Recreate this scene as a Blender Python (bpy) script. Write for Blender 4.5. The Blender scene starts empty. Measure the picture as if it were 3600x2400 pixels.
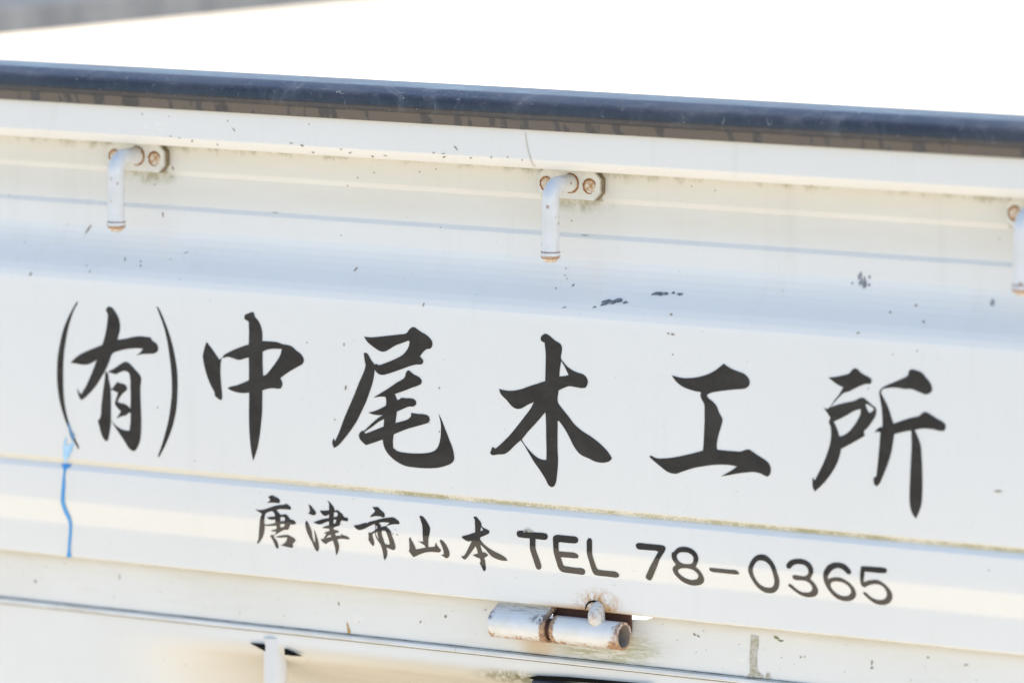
import bpy, bmesh, math, random
from mathutils import Vector, Matrix, geometry
random.seed(7)
S = bpy.context.scene
COL = S.collection

# ------------------------------------------------------------------ camera
PSI, TH, FPX, DIST = math.radians(32.0), math.radians(7.205), 23032.0, 3.78
ZC = 0.813                                   # height of the picture centre on the side gate
FW = Vector((-math.sin(PSI) * math.cos(TH), math.cos(PSI) * math.cos(TH), -math.sin(TH)))
RT = FW.cross(Vector((0, 0, 1))).normalized()
UP = RT.cross(FW)
CAM = Vector((0, 0, ZC)) - FW * DIST
cd = bpy.data.cameras.new('camera')
cam = bpy.data.objects.new('camera', cd)
COL.objects.link(cam)
cam.matrix_world = Matrix((RT, UP, -FW)).transposed().to_4x4()
cam.location = CAM
cd.sensor_width = 36.0
cd.lens = FPX / 3600 * 36.0
cd.clip_start, cd.clip_end = 0.1, 400
cd.dof.use_dof = True
cd.dof.focus_distance = DIST + 0.012
cd.dof.aperture_fstop = 5.0
cd.dof.aperture_blades = 9
S.camera = cam

# ------------------------------------------------------------------ light
SUN_EL, SUN_DELTA = math.radians(54), math.radians(16)      # a little behind the plane of the gate
SUN = Vector((math.cos(SUN_DELTA) * math.cos(SUN_EL), math.sin(SUN_DELTA) * math.cos(SUN_EL), math.sin(SUN_EL)))
w = bpy.data.worlds.new('World')
S.world = w
w.use_nodes = True
sky = w.node_tree.nodes.new('ShaderNodeTexSky')
sky.sky_type = 'NISHITA'
sky.sun_disc = False
sky.sun_elevation = SUN_EL
sky.sun_rotation = math.atan2(SUN.x, SUN.y)
sky.dust_density = 0.5
sky.ozone_density = 1.6
bg = w.node_tree.nodes['Background']
bg.inputs['Strength'].default_value = 0.15
w.node_tree.links.new(sky.outputs['Color'], bg.inputs['Color'])
ld = bpy.data.lights.new('sun', 'SUN')
ld.energy = 4.6
ld.angle = math.radians(0.53)
ld.color = (1.0, 0.95, 0.87)
sun = bpy.data.objects.new('sun', ld)
COL.objects.link(sun)
sun.rotation_euler = SUN.to_track_quat('Z', 'Y').to_euler()
sun.location = (2, 1, 4)
S.view_settings.view_transform = 'Standard'
S.view_settings.look = 'None'
S.view_settings.gamma = 1
S.view_settings.use_curve_mapping = False
S.view_settings.exposure = 1.05

# ------------------------------------------------------------------ pixel helpers (photo pixels, 3600 x 2400)
def ray(x, y):
    return RT * (x - 1800) + UP * (1200 - y) + FW * FPX
def onY(x, y, Y):
    d = ray(x, y)
    return CAM + d * ((Y - CAM.y) / d.y)
def onZ(x, y, Z):
    d = ray(x, y)
    return CAM + d * ((Z - CAM.z) / d.z)
def zrow(py, Y, x=1800):
    return onY(x, py, Y).z

# ------------------------------------------------------------------ node helper
class NT:
    def __init__(s, name, rough=0.5, spec=0.5):
        s.m = bpy.data.materials.new(name)
        s.m.use_nodes = True
        s.t = s.m.node_tree
        s.b = s.t.nodes['Principled BSDF']
        s.b.inputs['Roughness'].default_value = rough
        s.b.inputs['Specular IOR Level'].default_value = spec
        s.tc = s.t.nodes.new('ShaderNodeTexCoord')
        sp = s.t.nodes.new('ShaderNodeSeparateXYZ')
        s.link(s.tc.outputs['Object'], sp.inputs[0])
        s.X, s.Y, s.Z = sp.outputs
        s.obj = s.tc.outputs['Object']
    def link(s, a, b):
        s.t.links.new(a, b)
    def put(s, sock, v):
        if isinstance(v, bpy.types.NodeSocket):
            s.link(v, sock)
        elif isinstance(v, (tuple, list)) and len(v) == 3 and sock.type == 'RGBA':
            sock.default_value = (*v, 1)
        else:
            sock.default_value = v
    def mth(s, op, a, b=0.0, c=0.0, clamp=False):
        n = s.t.nodes.new('ShaderNodeMath')
        n.operation = op
        n.use_clamp = clamp
        for i, v in enumerate((a, b, c)):
            s.put(n.inputs[i], v)
        return n.outputs[0]
    def add(s, a, b): return s.mth('ADD', a, b)
    def mul(s, a, b): return s.mth('MULTIPLY', a, b)
    def mx(s, a, b): return s.mth('MAXIMUM', a, b)
    def rng(s, v, a, b, lo=0.0, hi=1.0):                   # smooth ramp from lo at a to hi at b
        n = s.t.nodes.new('ShaderNodeMapRange')
        n.interpolation_type = 'SMOOTHSTEP'
        for k, q in zip(('Value', 'From Min', 'From Max', 'To Min', 'To Max'), (v, a, b, lo, hi)):
            s.put(n.inputs[k], q)
        return n.outputs[0]
    def band(s, v, a, b, e):                               # 1 inside a..b with soft edges e
        return s.mul(s.rng(v, a - e, a + e), s.rng(v, b + e, b - e))
    def blob(s, cx, cz, rx, rz, e=0.5):                    # soft spot on the XZ plane
        dx = s.mth('DIVIDE', s.mth('SUBTRACT', s.X, cx), rx)
        dz = s.mth('DIVIDE', s.mth('SUBTRACT', s.Z, cz), rz)
        return s.rng(s.mth('SQRT', s.add(s.mul(dx, dx), s.mul(dz, dz))), 1 + e, 1 - e)
    def noise(s, scale, detail=4, rough=0.6, stretch=(1, 1, 1), off=(0, 0, 0), dist=0.0):
        mp = s.t.nodes.new('ShaderNodeMapping')
        mp.inputs['Scale'].default_value = stretch
        mp.inputs['Location'].default_value = off
        s.link(s.obj, mp.inputs['Vector'])
        n = s.t.nodes.new('ShaderNodeTexNoise')
        n.inputs['Scale'].default_value = scale
        n.inputs['Detail'].default_value = detail
        n.inputs['Roughness'].default_value = rough
        n.inputs['Distortion'].default_value = dist
        s.link(mp.outputs[0], n.inputs['Vector'])
        return n.outputs[0]
    def speck(s, scale, size, density, off=(0, 0, 0), own=False):      # sparse round flecks
        mp = s.t.nodes.new('ShaderNodeMapping')
        mp.inputs['Location'].default_value = off
        s.link(s.obj, mp.inputs['Vector'])
        v = s.t.nodes.new('ShaderNodeTexVoronoi')
        v.inputs['Scale'].default_value = scale
        if own:                                            # each copy gets its own flecks
            oi = s.t.nodes.new('ShaderNodeObjectInfo')
            va = s.t.nodes.new('ShaderNodeVectorMath')
            s.link(mp.outputs[0], va.inputs[0])
            s.link(oi.outputs['Random'], va.inputs[1])
            s.link(va.outputs[0], v.inputs['Vector'])
        else:
            s.link(mp.outputs[0], v.inputs['Vector'])
        sp = s.t.nodes.new('ShaderNodeSeparateXYZ')
        s.link(v.outputs['Color'], sp.inputs[0])
        near = s.rng(v.outputs['Distance'], size, size * 0.5)
        pick = s.mth('LESS_THAN', sp.outputs[0], density)
        return s.mul(s.mul(near, pick), s.rng(sp.outputs[1], 0, 1, 0.25, 1))
    def mix(s, f, a, b):
        n = s.t.nodes.new('ShaderNodeMix')
        n.data_type = 'RGBA'
        s.put(n.inputs[0], f)
        s.put(n.inputs[6], a)
        s.put(n.inputs[7], b)
        return n.outputs[2]
    def bump(s, h, strength=0.2, dist=0.001):
        n = s.t.nodes.new('ShaderNodeBump')
        n.inputs['Strength'].default_value = strength
        n.inputs['Distance'].default_value = dist
        s.link(h, n.inputs['Height'])
        s.link(n.outputs[0], s.b.inputs['Normal'])
    def done(s, col, rough=None):
        s.put(s.b.inputs['Base Color'], col)
        if rough is not None:
            s.put(s.b.inputs['Roughness'], rough)
        return s.m

WHITE = (0.80, 0.778, 0.728)
MOSS = (0.20, 0.20, 0.075)
RUST = (0.34, 0.13, 0.035)
RUSTD = (0.06, 0.022, 0.014)

# ------------------------------------------------------------------ mesh helpers
def mesh_obj(name, verts, faces, mat, parent=None, smooth=None):
    me = bpy.data.meshes.new(name)
    me.from_pydata([tuple(v) for v in verts], [], faces)
    me.validate()
    bm = bmesh.new()
    bm.from_mesh(me)
    bmesh.ops.recalc_face_normals(bm, faces=bm.faces)
    bm.to_mesh(me)
    bm.free()
    if mat:
        me.materials.append(mat)
    o = bpy.data.objects.new(name, me)
    COL.objects.link(o)
    if parent:
        o.parent = parent
    if smooth:
        me.shade_smooth()
        me.set_sharp_from_angle(angle=math.radians(smooth))
    return o
def bm_obj(name, bm, mat, parent=None, smooth=None, recalc=True):
    if recalc:
        bmesh.ops.recalc_face_normals(bm, faces=bm.faces)
    me = bpy.data.meshes.new(name)
    bm.to_mesh(me)
    bm.free()
    if mat:
        me.materials.append(mat)
    o = bpy.data.objects.new(name, me)
    COL.objects.link(o)
    if parent:
        o.parent = parent
    if smooth:
        me.shade_smooth()
        me.set_sharp_from_angle(angle=math.radians(smooth))
    return o
def fillet(pts, closed=False):                # pts: (y, z, radius)
    out = []
    n = len(pts)
    for i, (y, z, r) in enumerate(pts):
        if r == 0 or (not closed and i in (0, n - 1)):
            out.append((y, z))
            continue
        p = Vector((y, z))
        a = Vector(pts[i - 1][:2]) - p
        b = Vector(pts[(i + 1) % n][:2]) - p
        la, lb = a.length, b.length
        a.normalize(); b.normalize()
        ang = a.angle(b)
        t = min(r / math.tan(ang / 2), la * 0.49, lb * 0.49)
        p0, p1 = p + a * t, p + b * t
        k = max(3, int((math.pi - ang) / 0.14))
        for j in range(k + 1):
            u = j / k
            q = p0.lerp(p, u).lerp(p.lerp(p1, u), u)
            out.append((q.x, q.y))
    return out
def extrude_x(name, prof, xs, mat, parent, smooth=35, closed=True):
    v, f = [], []
    n = len(prof)
    for x in xs:
        v += [(x, y, z) for y, z in prof]
    for k in range(len(xs) - 1):
        for i in range(n if closed else n - 1):
            j = (i + 1) % n
            f.append((k * n + i, k * n + j, (k + 1) * n + j, (k + 1) * n + i))
    if closed:
        f.append(tuple(range(n)))
        f.append(tuple((len(xs) - 1) * n + i for i in range(n)))
    return mesh_obj(name, v, f, mat, parent, smooth)
def box_bm(lo, hi, bev=0.0, seg=2):
    bm = bmesh.new()
    bmesh.ops.create_cube(bm, size=1)
    for v in bm.verts:
        for i in range(3):
            v.co[i] = lo[i] + (v.co[i] + 0.5) * (hi[i] - lo[i])
    if bev:
        bmesh.ops.bevel(bm, geom=bm.edges[:], offset=bev, segments=seg, affect='EDGES', profile=0.5)
    return bm
def tube(path, radii, seg=24, cap=True):
    bm = bmesh.new()
    rings = []
    n = len(path)
    ref = None
    for i, p in enumerate(path):
        t = (path[min(i + 1, n - 1)] - path[max(i - 1, 0)]).normalized()
        if ref is None:
            ref = t.orthogonal().normalized()
        ref = (ref - t * ref.dot(t)).normalized()
        bi = t.cross(ref)
        rings.append([bm.verts.new(p + (ref * math.cos(a) + bi * math.sin(a)) * radii[i])
                      for a in (2 * math.pi * k / seg for k in range(seg))])
    for a, b in zip(rings, rings[1:]):
        for k in range(seg):
            bm.faces.new((a[k], a[(k + 1) % seg], b[(k + 1) % seg], b[k]))
    if cap:
        bm.faces.new(rings[0]); bm.faces.new(rings[-1])
    return bm

# ------------------------------------------------------------------ setting
def ground_mats():
    g = NT('pale_concrete', 0.85, 0.2)
    n = g.noise(2.2, 8, 0.65)
    n2 = g.noise(60, 3, 0.7)
    c = g.mix(n, (0.60, 0.51, 0.38), (0.70, 0.60, 0.46))
    c = g.mix(g.rng(n2, 0.45, 0.75, 0, 0.35), c, (0.50, 0.44, 0.35))
    g.bump(n2, 0.3, 0.004)
    a = NT('asphalt', 0.9, 0.2)
    m = a.noise(140, 3, 0.8)
    k = a.noise(1.2, 4, 0.6)
    ca = a.mix(m, (0.080, 0.074, 0.066), (0.24, 0.22, 0.19))
    ca = a.mix(a.rng(k, 0.35, 0.7, 0, 0.35), ca, (0.20, 0.185, 0.16))
    a.bump(m, 0.5, 0.004)
    return g.done(c), a.done(ca)
concrete, asphalt = ground_mats()
GROUND = mesh_obj('ground', [(-90, -90, 0), (90, -90, 0), (90, 90, 0), (-90, 90, 0)], [(0, 1, 2, 3)], concrete)
GROUND['kind'] = 'structure'
ROAD = mesh_obj('road', [(-90, -40, 0.004), (90, -40, 0.004), (90, -1.6, 0.004), (-90, -1.6, 0.004)], [(0, 1, 2, 3)], asphalt)
ROAD['kind'] = 'structure'

# ------------------------------------------------------------------ the truck
TRUCK = bpy.data.objects.new('pickup_truck', None)
COL.objects.link(TRUCK)
TRUCK['label'] = 'white light truck with painted black Japanese lettering on its drop side'
TRUCK['category'] = 'truck'
X0, X1 = -1.25, 0.95
XS = [X0 + (X1 - X0) * i / 44 for i in range(45)]

# profile of the side gate, outside face from the rail down (y, z, corner radius)
yF, yR, yR2, yR3, yB = -0.0085, 0.0140, 0.0149, 0.0135, 0.0043
z_fb = zrow(588, yF + 0.003)
z_rg = zrow(684, yR)
z_bl = zrow(811, yR2)
z_b0, z_b1 = zrow(872, yR3), zrow(1122, 0)
z_gr = zrow(1777, 0)
z_s0, z_s1 = zrow(1916, 0), zrow(1992, yB)
z_bot = zrow(2119, yB)
z_ft = zrow(470, yF)
z_top = zrow(311, 0.012)
z_n = zrow(413, -0.016)
z_gt = z_n + 0.001
outer = [(yF, z_gt, 0), (yF + 0.0003, z_fb + 0.0050, 0.0040), (yF + 0.0040, z_fb - 0.0004, 0.002),
         (yR, z_fb + 0.0025, 0.0008), (yR, z_rg + 0.0016, 0.0030), (yR2, z_rg - 0.0018, 0.0030),
         (yR2, z_bl + 0.0012, 0.0022), (yR3, z_bl - 0.0014, 0.0022)]
for i in range(11):                                           # soft shoulder that swells out to the lettered face
    u = i / 10
    s = u * u / 0.62 if u < 0.62 else 1 - (1 - u) ** 2 / 0.38
    outer.append((yR3 * (1 - s), z_b0 + (z_b1 - z_b0) * u, 0.004 if 0 < i < 10 else 0))
outer += [(0, z_gr + 0.0030, 0.0018), (0.0022, z_gr + 0.0004, 0.0009), (0.0022, z_gr - 0.0002, 0.0006), (0, z_gr - 0.0034, 0.0022),
          (0, z_s0 + 0.0003, 0.012), (yB, z_s1 - 0.0003, 0.012), (yB, z_bot + 0.0010, 0.0008), (yB + 0.0012, z_bot, 0.0008)]
OUT = fillet(outer)
back = [(yB + 0.0032, z_bot), (yB + 0.0034, z_bot + 0.014), (0.044, z_bot + 0.016), (0.044, z_fb - 0.02), (0.050, z_fb - 0.005), (0.050, z_gt)]

gm = NT('gate_paint', 0.16, 0.5)
gm.b.inputs['IOR'].default_value = 1.5
tone = gm.noise(3.0, 5, 0.6)
base = gm.mix(gm.rng(tone, 0.3, 0.7), WHITE, (0.775, 0.752, 0.70))
grit = gm.noise(420, 3, 0.7)
film = gm.noise(26, 6, 0.7, (0.25, 1, 1))
streak = gm.noise(55, 5, 0.7, (1, 1, 0.09))
# thin road film, thicker inside the recess under the rim
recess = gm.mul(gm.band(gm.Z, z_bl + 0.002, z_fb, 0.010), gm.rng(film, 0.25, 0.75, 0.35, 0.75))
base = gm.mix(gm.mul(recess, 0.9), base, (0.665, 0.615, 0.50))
base = gm.mix(gm.mul(gm.rng(streak, 0.52, 0.8, 0, 0.22), gm.rng(gm.Z, z_s1 - 0.01, z_fb, 0.4, 1)), base, (0.56, 0.53, 0.45))
hookpx = [(375, 540), (1890, 600), (3535, 700)]
HX = [onY(px, py, yR - 0.0052).x for px, py in hookpx]
z_hk = onY(1890 + 110, 560 + 365 / 4.125, yR - 0.0052).z
# algae hanging under the rim, thickest round the rope hooks
edge = gm.mul(gm.rng(gm.Z, z_fb - 0.014, z_fb + 0.001), gm.rng(gm.Y, yR - 0.004, yR - 0.002))
alg = gm.noise(95, 8, 0.75, (1, 1, 0.7))
near = 0.0
for hx in HX:
    near = gm.mx(near, gm.band(gm.X, hx - 0.052, hx + 0.085, 0.03))
algm = gm.mul(gm.rng(gm.add(alg, gm.add(gm.mul(edge, 0.34), gm.mul(near, 0.10))), 0.75, 1.02), edge)
base = gm.mix(gm.mul(algm, 0.85), base, (0.30, 0.29, 0.14))
for hx in HX:                                                # under each plate
    u = gm.mul(gm.blob(hx + 0.026, z_fb - 0.0205, 0.017, 0.0045, 0.7), gm.rng(alg, 0.38, 0.62))
    base = gm.mix(gm.mul(u, 0.7), base, (0.29, 0.28, 0.12))
for hx in HX:                                                # grime line round each plate
    u = gm.mul(gm.band(gm.X, hx - 0.0006, hx + 0.0405, 0.0007), gm.mul(gm.band(gm.Z, z_hk - 0.0094, z_hk + 0.02, 0.0008), gm.rng(gm.Y, yR - 0.003, yR - 0.001)))
    base = gm.mix(gm.mul(u, 0.65), base, (0.26, 0.23, 0.14))
# moss in the pressed groove
gx = gm.rng(gm.X, onY(700, 1680, 0).x, onY(1500, 1760, 0).x)
fine = gm.noise(900, 3, 0.8)
gl = gm.noise(38, 5, 0.7)
gv = gm.mul(gm.band(gm.Z, z_gr - 0.0001, z_gr + 0.0026, 0.0007), gx)
gv = gm.mul(gv, gm.rng(gm.add(fine, gm.mul(gl, 0.9)), 0.78, 1.05))
base = gm.mix(gm.mul(gv, 0.95), base, MOSS)
gs = gm.mul(gm.band(gm.Z, z_gr - 0.0005, z_gr + 0.0035, 0.0008), 0.35)
base = gm.mix(gs, base, (0.62, 0.54, 0.36))
# rust creeping from the hinge pin and along the bottom hem
px_b = onY(2100, 2122, yB)
rn = gm.noise(150, 8, 0.72, dist=0.4)
rm = gm.mul(gm.blob(px_b.x, px_b.z - 0.001, 0.0140, 0.0082, 0.5), gm.rng(rn, 0.40, 0.60))
base = gm.mix(rm, base, gm.mix(gm.rng(gm.noise(500, 4), 0.4, 0.65), (0.60, 0.37, 0.16), (0.36, 0.16, 0.05)))
hem = gm.mul(gm.rng(gm.Z, z_bot + 0.0045, z_bot), gm.band(gm.X, px_b.x - 0.035, px_b.x + 0.02, 0.02))
base = gm.mix(gm.mul(hem, 0.75), base, (0.50, 0.27, 0.10))
hem2 = gm.mul(gm.rng(gm.Z, z_bot + 0.0016, z_bot), gm.rng(gm.noise(70, 4, 0.7), 0.40, 0.65, 0.05, 0.5))
base = gm.mix(hem2, base, (0.50, 0.40, 0.22))
# flecks
base = gm.mix(gm.mul(gm.speck(260, 0.20, 0.014), 0.75), base, (0.16, 0.13, 0.10))
base = gm.mix(gm.mul(gm.speck(120, 0.08, 0.025, (3, 1, 2)), 0.7), base, (0.12, 0.10, 0.085))
base = gm.mix(gm.mul(gm.speck(700, 0.25, 0.05, (1, 5, 2)), 0.5), base, (0.35, 0.33, 0.29))
wav = gm.noise(9, 3, 0.5, (0.4, 1, 1))
gm.bump(gm.add(gm.mul(wav, 1.0), gm.mul(grit, 0.010)), 0.10, 0.004)
GATE_M = gm.done(base, gm.rng(film, 0.3, 0.8, 0.13, 0.30))

GATE = extrude_x('side_gate', OUT + back, XS, GATE_M, TRUCK, 40)

# arc length along the outside face, for laying things on it
ARC = [0.0]
for a, b in zip(OUT, OUT[1:]):
    ARC.append(ARC[-1] + math.hypot(b[0] - a[0], b[1] - a[1]))
def surf(px, py):                             # photo pixel -> (X, arc length) on the outside face
    d = ray(px, py)
    best = None
    for i, (a, b) in enumerate(zip(OUT, OUT[1:])):
        ey, ez = b[0] - a[0], b[1] - a[1]
        det = d.y * -ez + d.z * ey
        if abs(det) < 1e-14:
            continue
        ry, rz = a[0] - CAM.y, a[1] - CAM.z
        t = (ry * -ez + rz * ey) / det
        u = (d.y * rz - d.z * ry) / det
        if t > 0 and -1e-6 <= u <= 1 + 1e-6 and (best is None or t < best[0]):
            best = (t, CAM.x + d.x * t, ARC[i] + u * (ARC[i + 1] - ARC[i]))
    if best is None:
        p = onY(px, py, yB)
        return p.x, ARC[-1]
    return best[1], best[2]
def lay(X, s, off):
    s = min(max(s, 0), ARC[-1] - 1e-9)
    for i in range(len(ARC) - 1):
        if s <= ARC[i + 1]:
            break
    def nrm(k):
        a, b = OUT[k], OUT[k + 1]
        v = Vector((b[1] - a[1], -(b[0] - a[0])))
        return v.normalized()
    a, b = OUT[i], OUT[i + 1]
    L = ARC[i + 1] - ARC[i]
    u = (s - ARC[i]) / L
    n = nrm(i)
    n0 = (n + nrm(i - 1)).normalized() if i > 0 else n
    n1 = (n + nrm(i + 1)).normalized() if i < len(ARC) - 2 else n
    m = n0.lerp(n1, u)
    return Vector((X, a[0] + (b[0] - a[0]) * u + m.x * off, a[1] + (b[1] - a[1]) * u + m.y * off))

def smooth_loop(pts, k=4, corner=0.85):
    n = len(pts)
    P = [Vector(p) for p in pts]
    tan, hard = [], []
    for i in range(n):
        a, b = P[i] - P[i - 1], P[(i + 1) % n] - P[i]
        turn = a.angle(b) if a.length and b.length else 0
        hard.append(turn > corner)
        tan.append((a.normalized() + b.normalized()).normalized() if turn < 3 else a.normalized())
    out = []
    for i in range(n):
        j = (i + 1) % n
        e = P[j] - P[i]
        L = e.length
        t0 = e if hard[i] else tan[i] * L
        t1 = e if hard[j] else tan[j] * L
        for q in range(k):
            u = q / k
            out.append(P[i] * (2 * u**3 - 3 * u**2 + 1) + t0 * (u**3 - 2 * u**2 + u) + P[j] * (-2 * u**3 + 3 * u**2) + t1 * (u**3 - u**2))
    return out
def sheet(name, shapes, reg, mat, parent, off=0.00025, k=4, label=None):
    """shapes: list of [outer, hole, hole...] in the enlarged-view coordinates of reg = (x0, y0, scale)"""
    bm = bmesh.new()
    for shp in shapes:
        loops = []
        for lp in shp:
            px = [(reg[0] + x / reg[2], reg[1] + y / reg[2]) for x, y in lp]
            sm = smooth_loop(px, k) if k > 1 else [Vector(p) for p in px]
            loops.append([Vector((*surf(p.x, p.y), 0)) for p in sm])
        flat = [v for lp in loops for v in lp]
        vs = [bm.verts.new(v) for v in flat]
        for t in geometry.tessellate_polygon(loops):
            if len(set(t)) == 3:
                try:
                    bm.faces.new([vs[i] for i in t])
                except ValueError:
                    pass
    lo = min(v.co.y for v in bm.verts); hi = max(v.co.y for v in bm.verts)
    for a in ARC:
        if lo < a < hi:
            bmesh.ops.bisect_plane(bm, geom=bm.verts[:] + bm.edges[:] + bm.faces[:], plane_co=(0, a, 0), plane_no=(0, 1, 0))
    for v in bm.verts:
        v.co = lay(v.co.x, v.co.y, off)
    for f in bm.faces:
        f.normal_update()
        if f.normal.y > 0:
            f.normal_flip()
    o = bm_obj(name, bm, mat, parent, recalc=False)
    if label:
        o['label'] = label
    return o

# ------------------------------------------------------------------ lettering
lm = NT('letter_film', 0.2, 0.6)
ln = lm.noise(900, 3, 0.8)
lw = lm.noise(60, 6, 0.75, (0.5, 1, 1), dist=0.8)
lc = lm.mix(lm.rng(lw, 0.35, 0.7), (0.020, 0.0175, 0.0155), (0.030, 0.027, 0.024))
lc = lm.mix(lm.rng(lm.noise(110, 7, 0.8, (0.6, 1, 1.4), dist=1.5), 0.60, 0.74, 0, 0.5), lc, (0.16, 0.165, 0.18))
lm.bump(lm.add(ln, lm.mul(lm.noise(220, 2), 0.5)), 0.10, 0.0004)
LET = lm.done(lc, lm.rng(lw, 0.3, 0.7, 0.13, 0.24))

R = {'yu': (180, 1040, 2.704), 'naka': (680, 1060, 2.7045), 'o': (1140, 1120, 2.8), 'moku': (1700, 1150, 2.704), 'ko': (2260, 1260, 3.5646),
     'sho': (2830, 1270, 2.7038), 'a': (880, 1720, 6.533), 'b': (1230, 1760, 6.533), 'c': (1560, 1790, 6.533), 'tel': (1800, 1840, 6.0308),
     'd': (2210, 1880, 5.88), 'e': (2600, 1920, 4.2)}
paren_l = [(250,50),(215,105),(165,200),(120,310),(85,450),(65,570),(57,700),(60,830),(75,960),(100,1070),(135,1180),(180,1290),(225,1390),(262,1458),(266,1445),(235,1370),(200,1290),(165,1190),(138,1080),(122,960),(116,830),(116,700),(122,560),(138,440),(160,320),(190,210),(225,120),(254,62)]
paren_r = [(1003,100),(1040,200),(1075,300),(1105,430),(1125,560),(1140,680),(1148,800),(1148,930),(1135,1060),(1120,1160),(1090,1290),(1055,1410),(1015,1525),(1028,1528),(1070,1450),(1115,1350),(1160,1220),(1190,1080),(1200,950),(1203,830),(1197,700),(1180,590),(1155,470),(1120,350),(1075,230),(1040,150),(1010,102)]
yu1 = [(540,100),(575,108),(610,150),(640,205),(655,265),(655,320),(640,380),(632,416),(700,408),(780,390),(850,383),(910,390),(940,393),(965,425),(1000,450),(1018,490),(1015,520),(985,545),(930,550),(865,553),(808,565),(850,535),(875,500),(820,497),(740,502),(660,518),(585,547),(555,620),(520,700),(480,770),(430,850),(380,910),(330,960),(290,990),(270,965),(255,920),(248,870),(265,910),(285,935),(330,860),(380,750),(415,660),(437,605),(390,635),(340,652),(290,652),(240,643),(185,635),(220,600),(270,560),(350,520),(430,488),(487,465),(510,390),(528,300),(538,220),(538,170),(520,135)]
yu2 = [(527,725),(540,735),(548,790),(562,850),(568,920),(570,1000),(570,1100),(570,1190),(563,1260),(552,1320),(540,1370),(525,1380),(500,1355),(475,1300),(460,1240),(445,1185),(468,1155),(478,1050),(492,930),(505,830),(515,760),(515,715)]
yu3 = [(550,715),(600,690),(650,655),(700,627),(720,627),(750,645),(800,700),(850,760),(857,790),(850,860),(850,950),(855,1080),(858,1200),(855,1300),(845,1380),(820,1440),(800,1468),(775,1473),(745,1450),(700,1380),(640,1290),(590,1215),(570,1180),(600,1215),(650,1255),(700,1275),(745,1280),(755,1200),(757,1110),(740,1110),(715,1132),(665,1145),(622,1165),(645,1130),(665,1095),(630,1060),(608,1025),(612,995),(625,960),(635,915),(610,908),(590,895),(570,895),(568,885),(590,870),(610,840),(632,818),(665,830),(700,840),(720,865),(720,895),(690,920),(655,960),(632,1000),(650,1015),(690,1022),(725,1042),(755,1070),(757,960),(755,860),(750,760),(735,725),(700,712),(660,722),(620,742),(575,732),(540,722)]
naka1 = [(128,383),(160,425),(200,480),(230,525),(248,552),(262,538),(272,540),(262,580),(258,650),(262,740),(270,830),(275,910),(272,930),(258,936),(235,920),(205,890),(203,865),(170,800),(135,715),(108,620),(93,540),(93,500),(105,450),(120,400)]
naka2 = [(490,125),(560,97),(575,105),(585,140),(620,185),(645,240),(657,300),(657,375),(720,377),(795,385),(855,405),(890,410),(935,425),(980,465),(1020,495),(1045,530),(1052,560),(1040,590),(1000,615),(930,655),(870,695),(828,728),(845,760),(848,790),(835,822),(815,828),(760,822),(710,827),(658,843),(656,950),(655,1050),(645,1150),(632,1270),(612,1385),(590,1455),(570,1512),(555,1440),(542,1340),(532,1200),(530,1050),(532,865),(460,868),(400,857),(350,838),(328,822),(340,813),(420,793),(480,768),(530,745),(530,640),(528,530),(490,540),(438,554),(385,540),(330,525),(275,537),(285,515),(340,480),(420,443),(528,405),(530,300),(528,192),(484,162)]
naka_h = [(660,475),(700,458),(760,448),(840,450),(830,500),(800,555),(750,625),(710,675),(690,695),(664,703),(660,600)]
o1 = [(393,175),(450,183),(540,177),(650,165),(740,155),(810,142),(835,110),(860,88),(885,83),(920,105),(960,133),(1000,155),(1040,190),(1063,225),(1065,260),(1050,290),(1005,302),(970,335),(943,372),(975,410),(975,430),(960,447),(910,450),(850,465),(750,500),(650,535),(570,553),(540,545),(515,525),(498,497),(495,455),(510,443),(540,455),(600,437),(680,405),(770,357),(810,315),(835,265),(842,225),(830,215),(780,235),(700,265),(650,295),(600,322),(560,322),(510,295),(460,258),(420,220)]
o2 = [(390,340),(410,333),(430,348),(465,410),(497,452),(497,510),(480,620),(455,700),(420,800),(370,910),(320,1010),(260,1100),(190,1190),(140,1245),(97,1272),(80,1220),(93,1172),(107,1205),(150,1110),(190,1000),(240,880),(300,740),(350,615),(395,510),(407,460),(398,400)]
o3 = [(835,507),(880,545),(940,578),(962,605),(955,640),(930,655),(860,680),(780,712),(697,740),(720,800),(740,793),(755,780),(810,782),(880,788),(905,815),(905,840),(885,860),(830,865),(770,890),(717,912),(708,980),(702,1025),(760,1010),(830,985),(855,955),(855,925),(920,935),(1000,943),(1030,960),(1042,995),(1025,1022),(990,1035),(900,1060),(800,1090),(730,1118),(685,1137),(678,1200),(680,1270),(720,1300),(800,1318),(900,1325),(980,1323),(1050,1313),(1090,1295),(1120,1260),(1140,1200),(1150,1100),(1147,1020),(1125,930),(1150,980),(1190,1080),(1225,1170),(1260,1260),(1277,1330),(1278,1390),(1255,1420),(1200,1445),(1120,1465),(1000,1470),(900,1463),(800,1447),(740,1420),(670,1370),(610,1300),(585,1240),(577,1187),(500,1215),(415,1243),(390,1225),(343,1160),(350,1125),(375,1100),(393,1103),(480,1020),(540,970),(578,947),(530,948),(480,940),(435,923),(490,910),(550,885),(608,855),(612,800),(605,770),(570,765),(485,775),(560,730),(640,680),(720,625),(790,580),(815,515)]
o3h = [(592,985),(540,1012),(470,1065),(395,1115),(405,1130),(480,1102),(585,1060)]
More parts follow.
